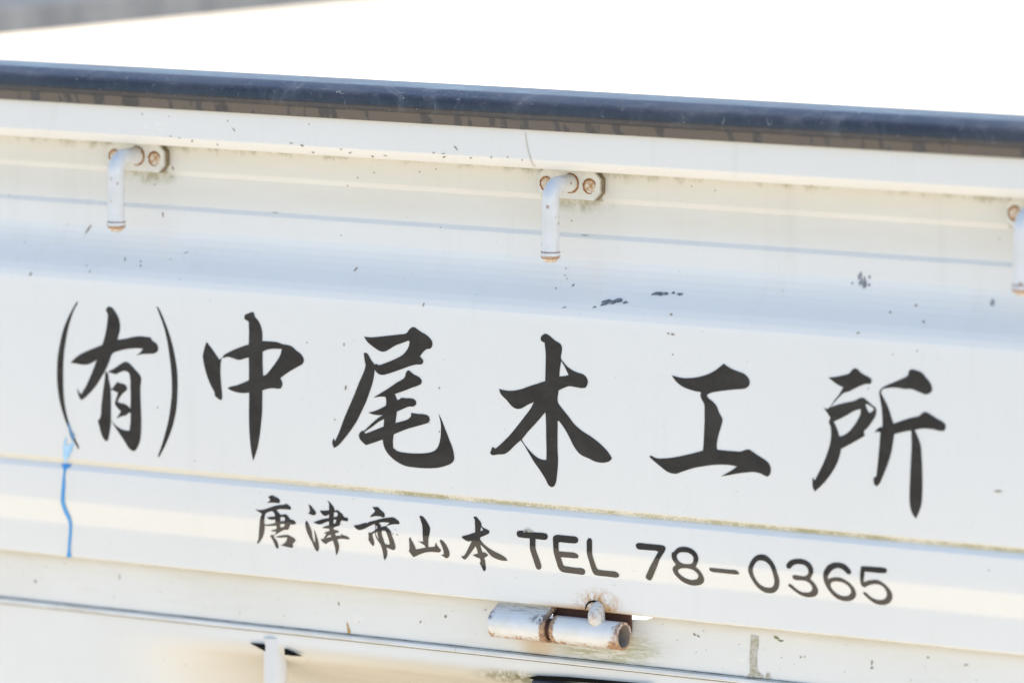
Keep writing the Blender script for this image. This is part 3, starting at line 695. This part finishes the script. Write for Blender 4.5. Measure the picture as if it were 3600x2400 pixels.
BED_M = bedm.done(bedm.mix(bedm.noise(8, 6, 0.7), (0.72, 0.71, 0.68), (0.58, 0.56, 0.52)))
zf = z_bot - 0.0112
bm_obj('bed_floor', box_bm((X0, ySL + 0.003, zf - 0.010), (X1, 1.42, zf), 0.002), BED_M, TRUCK)

# seam sealant: thin dark bead with ragged lower lip
z_l0 = zrow(2293, 0.012); z_l1 = zrow(2313, 0.012)
dk = NT('seam_dirt', 0.9, 0.1)
SEAM_M = dk.done(dk.mix(dk.noise(300, 5, 0.8), (0.03, 0.028, 0.026), (0.22, 0.205, 0.185)))
hd = NT('hem_gap_shade', 0.9, 0.1)
HEM_SHADE_M = hd.done(hd.mix(hd.rng(hd.noise(90, 5, 0.8), 0.35, 0.65), (0.10, 0.078, 0.045), (0.34, 0.28, 0.18)))
def ragged_strip(name, x0, x1, zc, y, h, mat, parent, n, seed, amp):
    rnd = random.Random(seed)
    v, f = [], []
    hh = h
    for i in range(n + 1):
        x = x0 + (x1 - x0) * i / n
        hh = 0.7 * hh + 0.3 * h * rnd.uniform(1 - amp, 1 + amp)
        v += [(x, y, zc + hh * rnd.uniform(0.7, 1.1)), (x, y - 0.0006, zc), (x, y, zc - hh * 0.6)]
        if i:
            k = 3 * i
            f += [(k - 3, k, k + 1, k - 2), (k - 2, k + 1, k + 2, k - 1)]
    return mesh_obj(name, v, f, mat, parent)
ragged_strip('seam_bead_and_shade', X0, X1, z_sl + 0.0002, ySL - 0.0004, 0.00028, SEAM_M, SILL, 900, 4, 0.8)
ragged_strip('seam_bead_and_shade', X0, X1, z_bot - 0.0012, ySL - 0.0003, 0.0005, HEM_SHADE_M, SILL, 900, 14, 0.8)  # ragged brown strip, paints the shade in the gap below the hem
# pinch flange under the seam
lipm = NT('flange_paint', 0.6, 0.3)
l1 = lipm.noise(70, 6, 0.7, (0.3, 1, 1))
lcx = lipm.mix(lipm.rng(l1, 0.35, 0.7), (0.77, 0.76, 0.73), (0.66, 0.62, 0.53))
crk = lipm.noise(260, 2, 0.5, (1, 0.02, 0.02))
lcx = lipm.mix(lipm.rng(crk, 0.70, 0.73, 0, 0.5), lcx, (0.25, 0.22, 0.18))
LIP_M = lipm.done(lcx)
lip = fillet([(0.0165, z_sl - 0.0006, 0), (0.0138, z_sl - 0.0007, 0.0005), (0.0132, z_l1 + 0.0004, 0.0005), (0.0140, z_l1 - 0.0004, 0.0004), (0.0165, z_l1 - 0.0002, 0)])
FLANGE = extrude_x('flange', lip, XS, LIP_M, TRUCK, 40)
ragged_strip('seam_bead_and_shade', X0, X1, z_l1 - 0.0006, 0.0143, 0.00030, SEAM_M, FLANGE, 500, 8, 0.6)

# lower body panel: upright at the front, tucked under behind the stay
bmt = NT('lower_panel_paint', 0.55, 0.3)
b1 = bmt.noise(6, 6, 0.65)
b2 = bmt.noise(22, 5, 0.7, (0.15, 1, 1))
bcx = bmt.mix(bmt.rng(b1, 0.3, 0.7), (0.78, 0.76, 0.715), (0.74, 0.715, 0.655))
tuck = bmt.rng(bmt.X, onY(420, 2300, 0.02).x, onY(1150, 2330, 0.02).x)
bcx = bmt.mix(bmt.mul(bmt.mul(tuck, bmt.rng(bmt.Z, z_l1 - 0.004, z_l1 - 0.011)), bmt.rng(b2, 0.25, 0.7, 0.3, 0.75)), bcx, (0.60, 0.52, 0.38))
pm_ = onY(1850, 2368, 0.03)
bcx = bmt.mix(bmt.mul(bmt.blob(pm_.x, pm_.z, 0.020, 0.0035, 0.8), bmt.rng(bmt.noise(200, 6, 0.8), 0.35, 0.6)), bcx, (0.20, 0.18, 0.08))
bcx = bmt.mix(bmt.mul(bmt.speck(230, 0.2, 0.05), 0.7), bcx, (0.3, 0.25, 0.18))
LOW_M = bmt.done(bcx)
xa, xb = onY(350, 2280, 0.02).x, onY(900, 2300, 0.02).x
v, f = [], []
cols = [X0 + (X1 - X0) * i / 160 for i in range(161)]
rows = 50
for x in cols:
    t = min(max((x - xa) / (xb - xa), 0), 1)
    t = t * t * (3 - 2 * t)
    for j in range(rows):
        d = 0.03 * j / 44 if j < 45 else 0.03 + (j - 44) / 5 * 0.13                         # distance travelled down the panel
        fl = 0.0065                                       # short upright flange
        up = (0.0148, -d)
        rr = 0.012
        if d < fl:
            q = (0.0148, -d)
        else:
            e = d - fl
            am = math.radians(62)
            a = min(e / rr, am)
            y_ = 0.0148 + rr * (1 - math.cos(a)); z_ = -fl - rr * math.sin(a)
            if e > rr * am:
                g = e - rr * am
                y_ += g * math.sin(am); z_ -= g * math.cos(am)
            q = (y_, z_)
        v.append((x, up[0] * (1 - t) + q[0] * t, z_l1 - 0.0004 + up[1] * (1 - t) + q[1] * t))
for i in range(len(cols) - 1):
    for j in range(rows - 1):
        f.append((i * rows + j, i * rows + j + 1, (i + 1) * rows + j + 1, (i + 1) * rows + j))
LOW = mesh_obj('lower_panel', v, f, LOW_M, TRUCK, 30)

# round stay that passes up through a slot, and the dark box
dm = NT('slot_dark', 0.9, 0.1)
SLOT_M = dm.done((0.008, 0.007, 0.006))
yst = 0.0198
c0, c1 = onY(931, 2300, yst), onY(1005, 2300, yst)
rs = (c1.x - c0.x) / 2 * 0.92
cx = (c0.x + c1.x) / 2
zt2 = onY(968, 2266, yst).z
stm = NT('stay_paint', 0.3, 0.5)
STAY_M = stm.done(stm.mix(stm.speck(120, 0.3, 0.05), (0.70, 0.685, 0.655), (0.45, 0.27, 0.10)))
bm = tube([Vector((cx, yst, z_l1 - 0.0042)), Vector((cx, yst, zt2 - 0.12))], [rs, rs], 28)
bm_obj('stay', bm, STAY_M, TRUCK, 40)
def slot(name, px, Y, mat):
    ps = [onY(x, y, Y) for x, y in px]
    vs = [tuple(p) for p in ps] + [(p.x, p.y + 0.001, p.z) for p in ps]
    n = len(ps)
    fs = [tuple(range(n)), tuple(range(2 * n - 1, n - 1, -1))] + [(i, (i + 1) % n, n + (i + 1) % n, n + i) for i in range(n)]
    return mesh_obj(name, vs, fs, mat, TRUCK)
slot('slot', [(878, 2259), (935, 2263), (935, 2289), (915, 2279)], 0.0135, SLOT_M)
slot('slot', [(1000, 2278), (1030, 2291), (1060, 2305), (1030, 2304), (1000, 2300)], 0.0135, SLOT_M)
bxm = NT('box_plastic', 0.45, 0.4)
BOX_M = bxm.done(bxm.mix(bxm.noise(200, 4, 0.7), (0.035, 0.036, 0.04), (0.06, 0.06, 0.066)))
q0 = onY(1861, 2384, 0.012)
bm_obj('mounting_box', box_bm((q0.x, 0.012, q0.z - 0.07), (q0.x + 0.13, 0.10, q0.z), 0.003, 3), BOX_M, TRUCK, 40)
slot('slot', [(1855, 2380), (1888, 2374), (1990, 2378), (2120, 2389), (2290, 2404), (2290, 2412), (1870, 2386)], 0.0128, SLOT_M)

# ------------------------------------------------------------------ hinge
HG = bpy.data.objects.new('hinge', None)
COL.objects.link(HG)
HG.parent = TRUCK
hn = NT('hinge_paint', 0.2, 0.5)
k1 = hn.noise(240, 7, 0.75, dist=0.8)
k2 = hn.noise(60, 5, 0.7)
yH = 0.0045                                                # axis of the hinge tube
def hp(zx, zy, Y=None):                                     # enlarged-view coordinates of the hinge close-up
    return onY(1680 + zx / 3.92, 2060 + zy / 3.92, yH if Y is None else Y)
La, Lb = hp(165, 560) + Vector((0.0033, 0, 0)), hp(1005, 640)
Ra, Rb = hp(1075, 640), hp(2015, 700)
zA = (hp(200, 500).z + hp(900, 560).z) / 2 - 0.0002
rH = 0.0082
edgeR = hn.band(hn.X, Lb.x - 0.0030, Ra.x + 0.0030, 0.0022)
edgeE = hn.rng(hn.X, Rb.x - 0.0110, Rb.x - 0.0005)
edgeL = hn.rng(hn.X, La.x + 0.0025, La.x)
hcx = hn.mix(hn.rng(k2, 0.3, 0.7), (0.78, 0.76, 0.72), (0.72, 0.69, 0.62))
low_ = hn.rng(hn.Z, zA - 0.001, zA - rH)
rustm = hn.rng(hn.add(hn.mul(k1, 0.9), hn.add(hn.mul(edgeR, 0.42), hn.add(hn.mul(edgeE, 0.28), hn.add(hn.mul(edgeL, 0.2), hn.mul(low_, 0.26))))), 0.59, 0.76)
hcx = hn.mix(hn.mul(rustm, 0.9), hcx, hn.mix(hn.rng(hn.noise(600, 4), 0.4, 0.6), (0.52, 0.29, 0.11), (0.22, 0.09, 0.04)))
bare = hn.mul(hn.blob(hp(960, 440).x, hp(960, 440).z, 0.0075, 0.0024, 0.5), hn.rng(k1, 0.38, 0.52))
hcx = hn.mix(hn.mul(bare, 0.9), hcx, (0.10, 0.075, 0.075))
bare2 = hn.mul(hn.blob(hp(215, 370).x, hp(215, 370).z, 0.0035, 0.0024, 0.5), hn.rng(k1, 0.40, 0.50))
hcx = hn.mix(hn.mul(bare2, 0.9), hcx, (0.09, 0.06, 0.06))
scr = hn.noise(500, 2, 0.5, (0.15, 1, 1.2), (0, 0, 3), 2.0)
hcx = hn.mix(hn.mul(hn.rng(hn.Z, zA + rH * 0.75, zA + rH * 1.2), hn.rng(scr, 0.50, 0.62, 0.15, 0.75)), hcx, (0.33, 0.30, 0.26))
hn.bump(k1, 0.12, 0.001)
HINGE_M = hn.done(hcx, hn.rng(rustm, 0, 1, 0.2, 0.7))
dkr = NT('hinge_dark_rust', 0.7, 0.3)
DRUST_M = dkr.done(dkr.mix(dkr.noise(300, 5, 0.7), (0.15, 0.062, 0.040), (0.05, 0.024, 0.018)))
def rolled(name, x0, x1, a0, flap, mat, thick=0.0016, slant=0.0):
    """plate rolled round the pin: starts at angle a0 (from straight back over the top), ends in a flat flap going up and back"""
    prof_o, prof_i = [], []
    n = 30
    for i in range(n + 1):
        a = math.radians(-205 + (a0 + 205) * i / n)          # -90 is down, 180/-180 faces the viewer
        prof_o.append((yH + rH * math.cos(a), zA + rH * math.sin(a)))
        prof_i.append((yH + (rH - thick) * math.cos(a), zA + (rH - thick) * math.sin(a)))
    # continue over the front and top to the flap
    start = 205
    po, pi_ = [], []
    for i in range(n + 1):
        a = math.radians(-60 - i / n * (300 - 60 - flap[0]))
        po.append((yH + rH * math.cos(a), zA + rH * math.sin(a)))
        pi_.append((yH + (rH - thick) * math.cos(a), zA + (rH - thick) * math.sin(a)))
    dy, dz = flap[1]
    po.append((po[-1][0] + dy, po[-1][1] + dz))
    pi_.append((pi_[-1][0] + dy, pi_[-1][1] + dz))
    prof = po + pi_[::-1]
    return extrude_x(name, prof, [x0, x0 + 0.0004, (x0 + x1) / 2, x1 - 0.0004, x1], mat, HG, 40)
# sleeve welded to the sill: rolls over the top and runs back behind the gate
rolled('sleeve', La.x, Lb.x, 0, (62, (0.0105, 0.0052)), HINGE_M)
# knuckle carried by the gate
n_, th_ = 40, 0.0018
v, f = [], []
for x in (Ra.x, Ra.x + 0.0004, Rb.x - 0.0004, Rb.x):
    inset = 0.0002 if x in (Ra.x, Rb.x) else 0.0
    for q in (rH - inset, rH - th_ + inset):
        v += [(x, yH + q * math.cos(2 * math.pi * i / n_), zA + q * math.sin(2 * math.pi * i / n_)) for i in range(n_)]
for k in range(3):
    for q in range(2):
        for i in range(n_):
            j = (i + 1) % n_
            o_ = (2 * k + q) * n_
            f.append((o_ + i, o_ + j, o_ + 2 * n_ + j, o_ + 2 * n_ + i))
for k in (0, 3):
    for i in range(n_):
        j = (i + 1) % n_
        o_ = 2 * k * n_
        f.append((o_ + i, o_ + j, o_ + n_ + j, o_ + n_ + i))
kn = mesh_obj('knuckle', v, f, HINGE_M, HG, 40)
bo_ = NT('knuckle_bore', 0.8, 0.2)
kn.data.materials.append(bo_.done(bo_.mix(bo_.noise(200, 4), (0.20, 0.15, 0.11), (0.32, 0.28, 0.24))))
for p in kn.data.polygons:
    if math.hypot(p.center.y - yH, p.center.z - zA) < rH - th_ * 0.8 and abs(p.normal.x) < 0.5:
        p.material_index = 1
bm = tube([Vector((La.x + 0.002, yH, zA)), Vector((Rb.x - 0.022, yH, zA))], [rH - 0.0022, rH - 0.0022], 24)
bm_obj('pin', bm, DRUST_M, HG, 40)
g0, g1 = hp(1040, 330, 0.0125), hp(2110, 420, 0.0125)
bm_obj('leaf', box_bm((g0.x, 0.0118, zA + 0.001), (g1.x, 0.0140, z_bot + 0.004), 0.0003), DRUST_M, HG)
# domed stud between knuckle and gate
st = NT('stud_paint', 0.45, 0.4)
t1 = st.noise(330, 6, 0.75, dist=0.7)
STUD_M = st.done(st.mix(st.rng(t1, 0.47, 0.68), (0.70, 0.66, 0.59), (0.42, 0.25, 0.13)))
sc0 = hp(1596, 392, -0.001)
bm = bmesh.new()
bmesh.ops.create_uvsphere(bm, u_segments=28, v_segments=20, radius=1)
for v_ in bm.verts:
    x, y, z = v_.co
    wdt = 0.0046 * (1 + 0.50 * max(0, -z) ** 1.5)
    v_.co = Vector((sc0.x + x * wdt - z * 0.0007, sc0.y + 0.003 + y * 0.0058 + max(0, z) * 0.0035, sc0.z - 0.0004 + z * 0.0077))
bm_obj('stud', bm, STUD_M, HG, 60)
bm = ring_arc((hp(1605, 330, yB).x, hp(1605, 345, yB).z), 0.0053, 0.0066, 0.05, math.pi - 0.1, yB - 0.0005, 5, 0.05)
bm_obj('stud_gap', bm, SLOT_M, HG)

# ------------------------------------------------------------------ marks lying on the gate: drip, scuffs, specks, scratches
dp = NT('blue_drip', 0.35, 0.4)
DRIP_M = dp.done(dp.mix(dp.noise(200, 4, 0.6), (0.05, 0.28, 0.62), (0.10, 0.36, 0.70)))
dp2 = NT('blue_wash', 0.35, 0.4)
DRIP2_M = dp2.done(dp2.mix(dp2.rng(dp2.noise(420, 5, 0.7, (1, 1, 0.3)), 0.35, 0.65), (0.30, 0.58, 0.80), (0.55, 0.72, 0.84)))
DR = (160, 1420, 2.8)
dr1 = [(160,592),(205,585),(262,598),(240,618),(212,630),(196,690),(197,800),(190,900),(192,955),(215,1030),(250,1110),(262,1160),(262,1250),(255,1330),(248,1440),(258,1503),(208,1500),(222,1440),(228,1350),(235,1260),(235,1180),(220,1130),(185,1060),(155,960),(157,900),(165,800),(175,700),(180,640),(165,610)]
sheet('paint_drip', [[dr1]], DR, DRIP_M, GATE, 0.00045, label='blue paint drip running over the bottom step')
dr2 = [(205,320),(212,345),(202,395),(222,405),(245,395),(278,372),(282,390),(262,455),(235,510),(215,555),(208,580),(190,578),(182,510),(178,430),(190,360)]
sheet('paint_wash', [[dr2]], DR, DRIP2_M, GATE, 0.00042)
dr3 = [(222,185),(245,195),(270,190),(282,230),(280,270),(287,290),(285,330),(280,372),(262,340),(235,270)]
dp3 = NT('blue_wash_dark', 0.3, 0.4)
DRIP3_M = dp3.done(dp3.mix(dp3.rng(dp3.noise(420, 5, 0.7, (1, 1, 0.3)), 0.40, 0.6), (0.06, 0.14, 0.28), (0.16, 0.34, 0.55)))
sheet('paint_wash', [[[(222,185),(236,192),(252,245),(276,290),(287,292),(285,340),(281,374),(262,345),(238,280)]]], DR, DRIP3_M, GATE, 0.00043)

sf = NT('scuff', 0.6, 0.3)
SCUFF_M = sf.done(sf.mix(sf.rng(sf.noise(700, 4, 0.8), 0.4, 0.65), (0.085, 0.09, 0.10), (0.26, 0.28, 0.31)))
dt = NT('dirt_fleck', 0.8, 0.2)
FLECK_M = dt.done(dt.mix(dt.noise(150, 2), (0.20, 0.14, 0.08), (0.36, 0.31, 0.23)))
mo = NT('moss_fleck', 0.9, 0.1)
MOSSF_M = mo.done(mo.mix(mo.noise(500, 5, 0.8), (0.16, 0.16, 0.06), (0.36, 0.34, 0.20)))
lt = NT('lichen', 0.9, 0.1)
LICH_M = lt.done(lt.mix(lt.rng(lt.noise(420, 5, 0.8), 0.4, 0.65), (0.56, 0.52, 0.47), (0.34, 0.32, 0.20)))
SCF = (1840, 860, 3.92)
scuffs = [[[(1060,852),(1085,810),(1078,785),(1130,765),(1185,752),(1225,770),(1255,765),(1300,742),(1350,735),(1375,770),(1350,795),(1290,800),(1230,825),(1190,812),(1140,830)]],
          [[(1762,700),(1775,675),(1830,655),(1890,650),(1930,660),(1985,655),(2005,680),(1985,695),(1940,693),(1890,712),(1850,695)]],
          [[(2040,670),(2075,640),(2095,660),(2085,685)]], [[(2110,680),(2150,665),(2205,672),(2195,695),(2150,705)]],
          [[(950,878),(985,845),(1015,858),(985,872)]], [[(535,878),(560,860),(598,852),(590,865)]], [[(1360,810),(1415,775),(1450,798),(1390,818)]], [[(660,580),(690,548),(712,540),(700,565)]]]
sheet('scuff_mark', scuffs, SCF, SCUFF_M, GATE, 0.0003, 1)['kind'] = 'stuff'
S2 = (2900, 900, 3.36)
rnd = random.Random(3)
sc2 = []
for (x, y, h) in [(405,250,60),(425,230,70),(440,300,60),(455,340,50),(470,290,80),(485,330,60),(415,320,50),(465,360,40),(530,250,35),(525,340,30),(325,320,24),(1980,550,70)]:
    ww = 14 if x != 1980 else 26
    sc2.append([[(x, y - h * 0.7), (x + ww, y - h * 0.2), (x + ww * 0.7, y + h * 0.55), (x - ww * 0.5, y + h * 0.6), (x - ww, y)]])
sf2 = NT('faint_scuff', 0.6, 0.3)
SCUFF2_M = sf2.done(sf2.mix(sf2.rng(sf2.noise(700, 4, 0.8), 0.35, 0.65), (0.17, 0.17, 0.19), (0.46, 0.46, 0.48)))
sheet('scuff_mark', sc2, S2, SCUFF2_M, GATE, 0.0003, 2)['kind'] = 'stuff'
def fleck(px, py, w, h, ang, rn):
    n = 7
    p = []
    for i in range(n):
        a = 2 * math.pi * i / n
        r = rn.uniform(0.65, 1.15)
        x, y = math.cos(a) * w * r, math.sin(a) * h * r
        p.append((px + x * math.cos(ang) - y * math.sin(ang), py + x * math.sin(ang) + y * math.cos(ang)))
    return [p]
fl = []
for (x, y, w_, h_, a) in [(823,457,10,2,0.9),(1603,521,12,2,0.85),(312,805,22,3,-0.95),(108,964,11,3,-1.0),(440,912,8,2,-1.4),(316,955,4,3,0),(495,935,4,4,0),(495,919,3,3,0),(655,888,8,1.5,-0.5),(600,911,4,1.5,-0.5),(1252,946,11,3,-0.8),(1490,1070,9,2,-1.2),
                          (573,754,14,2.5,1.55),(608,590,7,2,1.6),(610,596,4,2,1.5),(605,622,5,2,1.5),(968,748,14,1.6,0.08),(2058,828,16,1.2,0.05),(1955,1014,4,3,0),(1990,944,3,3,0),(1987,968,3,2.5,0),(1994,980,3,2.5,0),(2010,776,3,2.5,0),
                          (600,480,5,2,0.2),(632,485,4,2,0.1),(676,496,4,4,0.9),(765,509,4,2,0.5),(1024,504,5,2,0.1),(1062,512,8,3,0.4),(1102,536,6,2,0.3),(1200,525,5,2,0),(1231,537,6,2.5,-0.4),(1310,550,5,3,0.8),(1355,547,6,1.5,0.1),(1525,537,4,3,0),(1560,540,8,1.8,0),(1562,552,7,3,-0.2),(1656,555,5,3,0),(1728,553,3,3,0),(1785,552,3,3,0),(1836,563,3,3,0),
                          (1316,607,4,2,1),(1476,604,3,3,0),(1534,594,3,3,0),(2360,1106,5,5,0),(2365,1175,8,3,0.2),(2350,1172,4,4,1),(3017,1171,6,4,0),(3221,1074,5,5,0),(3248,1132,5,5,0),(3130,1098,5,4,0),(1382,1875,4,1.6,1.3),(1397,1878,5,1.8,1.2),(1390,1860,2,2,0),(3510,1726,18,4,0.02),
                          (1216,1362,3,9,0.1),(1210,1210,2,8,0),(1178,1474,6,1.5,0.7),(1545,1363,3,4,0),(340,2345,0,0,0)]:
    if w_:
        fl.append(fleck(x, y, w_, h_, a, rnd))
for i in range(90):                                        # fine fly-specks
    x, y = rnd.uniform(20, 3580), rnd.uniform(760, 2050)
    q = rnd.uniform(0.8, 1.6)
    fl.append(fleck(x, y + (x - 1800) * 0.085, q, q, 0, rnd))
fk = sheet('dirt_flecks', fl, (0, 0, 1), FLECK_M, GATE, 0.00028, 1)
fk['kind'] = 'stuff'
hair = [[(1846,468),(1849,470),(1853,500),(1864,545),(1874,575),(1882,584),(1880,586),(1870,576),(1860,545),(1850,505)]]
hr = NT('dry_scratch', 0.7, 0.2)
HAIR_M = hr.done((0.62, 0.58, 0.47))
sheet('scratch', [hair], (0, 0, 1), HAIR_M, GATE, 0.0003, 3)
rnd2 = random.Random(11)                                    # lichen nibbling at the top of the T
lic = [fleck(1843 + rnd2.uniform(0, 30), 1865 + rnd2.uniform(-6, 4), rnd2.uniform(1.5, 4), rnd2.uniform(1.5, 3.5), rnd2.uniform(0, 3), rnd2) for _ in range(22)]
sheet('lichen_patch', lic, (0, 0, 1), LICH_M, GATE, 0.0005, 1)['kind'] = 'stuff'
# dried streak, moss flecks and straw on the sill
def on_sill(name, loops, reg, mat, off=0.0003, k=3, parent=None, Y=None):
    bm = bmesh.new()
    for lp in loops:
        px = [(reg[0] + x / reg[2], reg[1] + y / reg[2]) for x, y in lp]
        smp = smooth_loop(px, k)
        vs = [bm.verts.new(onY(p.x, p.y, (ySL if Y is None else Y) - off)) for p in smp]
        for t in geometry.tessellate_polygon([[Vector((p.x, p.y, 0)) for p in smp]]):
            if len(set(t)) == 3:
                try:
                    bm.faces.new([vs[i] for i in t])
                except ValueError:
                    pass
    return bm_obj(name, bm, mat, parent or SILL)
for px, py in ((735, 2100), (1256, 2160), (2606, 2297), (268, 2040)):
    c = onY(px, py, ySL)
    bm = bmesh.new()
    bmesh.ops.create_cone(bm, cap_ends=True, segments=32, radius1=0.0044, radius2=0.0036, depth=0.00016, matrix=Matrix.Translation((c.x, ySL - 0.00007, c.z)) @ Matrix.Rotation(math.pi / 2, 4, 'X'))
    bm_obj('weld_mark', bm, SILL_M, SILL, 60)
SM = (2560, 2140, 6.031)
on_sill('dried_streak', [[(480,540),(540,555),(640,580),(640,680),(640,790),(610,900),(605,1050),(610,1200),(625,1320),(700,1370),(745,1400),(745,1480),(560,1480),(380,1470),(400,1410),(460,1360),(455,1200),(450,1050),(465,850),(475,680)],
                          [(790,1410),(840,1350),(880,1345),(885,1420),(920,1490),(790,1480)]], SM, LICH_M)
on_sill('moss_fleck', [[(960,575),(1000,565),(1050,590),(1080,620),(1060,640),(1120,655),(1190,660),(1140,690),(1080,680),(1040,640),(985,620)]], SM, MOSSF_M)
sw = NT('straw', 0.8, 0.2)
STRAW_M = sw.done((0.50, 0.31, 0.12))
on_sill('straw_bit', [[(1715,5),(1730,40),(1745,60),(1750,100),(1770,130),(1765,185),(1735,185),(1728,130)]], (780, 2180, 3.92), STRAW_M)
rnd3 = random.Random(5)
sp = []
for (x, y, w_, h_, a) in [(125,2042,5,5,0),(420,2025,2,12,0),(480,2172,0,0,0),(1190,2120,8,3,1.3),(1566,2165,6,7,0.3),(1478,2185,3,5,0.4),(1708,2142,3,3,0),(2441,2229,9,4,0.6),(2455,2235,6,3,0.8),(3065,2328,4,10,0.1),(3064,2346,6,5,0),(3397,2335,9,3,0),(2815,2308,4,4,0),(2829,2307,3,3,0),(3262,2310,6,4,0)]:
    if w_:
        sp.append(fleck(x, y, w_, h_, a, rnd3)[0])
for i in range(70):
    x = rnd3.uniform(30, 3570)
    q = rnd3.uniform(1, 2.4)
    sp.append(fleck(x, 1950 + x * 0.104 + rnd3.uniform(0, 140), q, q, 0, rnd3)[0])
on_sill('dirt_flecks', sp, (0, 0, 1), FLECK_M, 0.00025, 1)['kind'] = 'stuff'

# ------------------------------------------------------------------ load in the bed: grey board lying on a crate
a0 = onY(0, 124, 0.40)
z0 = a0.z
b0 = onZ(1330, 0, z0)
dr = (b0 - a0); dr.z = 0; dr.normalize()
nr = Vector((-dr.y, dr.x, 0))                              # away from the viewer
thick = (onY(0, 30, 0.40).z - z0)
grm = NT('weathered_board', 0.75, 0.3)
GREY_M = grm.done(grm.mix(grm.rng(grm.noise(14, 6, 0.7, (1, 1, 0.3)), 0.35, 0.65), (0.070, 0.071, 0.073), (0.11, 0.11, 0.11)))
crm = NT('crate_plastic', 0.5, 0.4)
CRATE_M = crm.done(crm.mix(crm.noise(12, 4), (0.55, 0.55, 0.53), (0.62, 0.62, 0.60)))
def oriented(bm, origin):
    M = Matrix(((dr.x, nr.x, 0, origin.x), (dr.y, nr.y, 0, origin.y), (0, 0, 1, origin.z), (0, 0, 0, 1)))
    bm.transform(M)
    return bm
bo = bm_obj('board', oriented(box_bm((-0.75, 0, 0), (0.62, 0.22, thick), 0.0015), Vector((a0.x, a0.y, z0))), GREY_M, None)
bo['label'] = 'grey weathered board lying inside the truck bed behind the dark rail'
bo['category'] = 'board'
ck = box_bm((-0.72, 0.01, zf + 0.001 - z0), (-0.08, 0.21, -0.0005), 0.004)
co = bm_obj('crate', oriented(ck, Vector((a0.x, a0.y, z0))), CRATE_M, None)
co['label'] = 'pale plastic crate in the truck bed carrying the grey board'
co['category'] = 'crate'
print('z', [round(q, 4) for q in (z_top, z_n, z_wt, z_fb, z_rg, z_bl, z_b0, z_b1, z_gr, z_s0, z_s1, z_bot, z_sl, z_l1)], 'board', a0[:], b0[:], thick, 'hooks', HX)
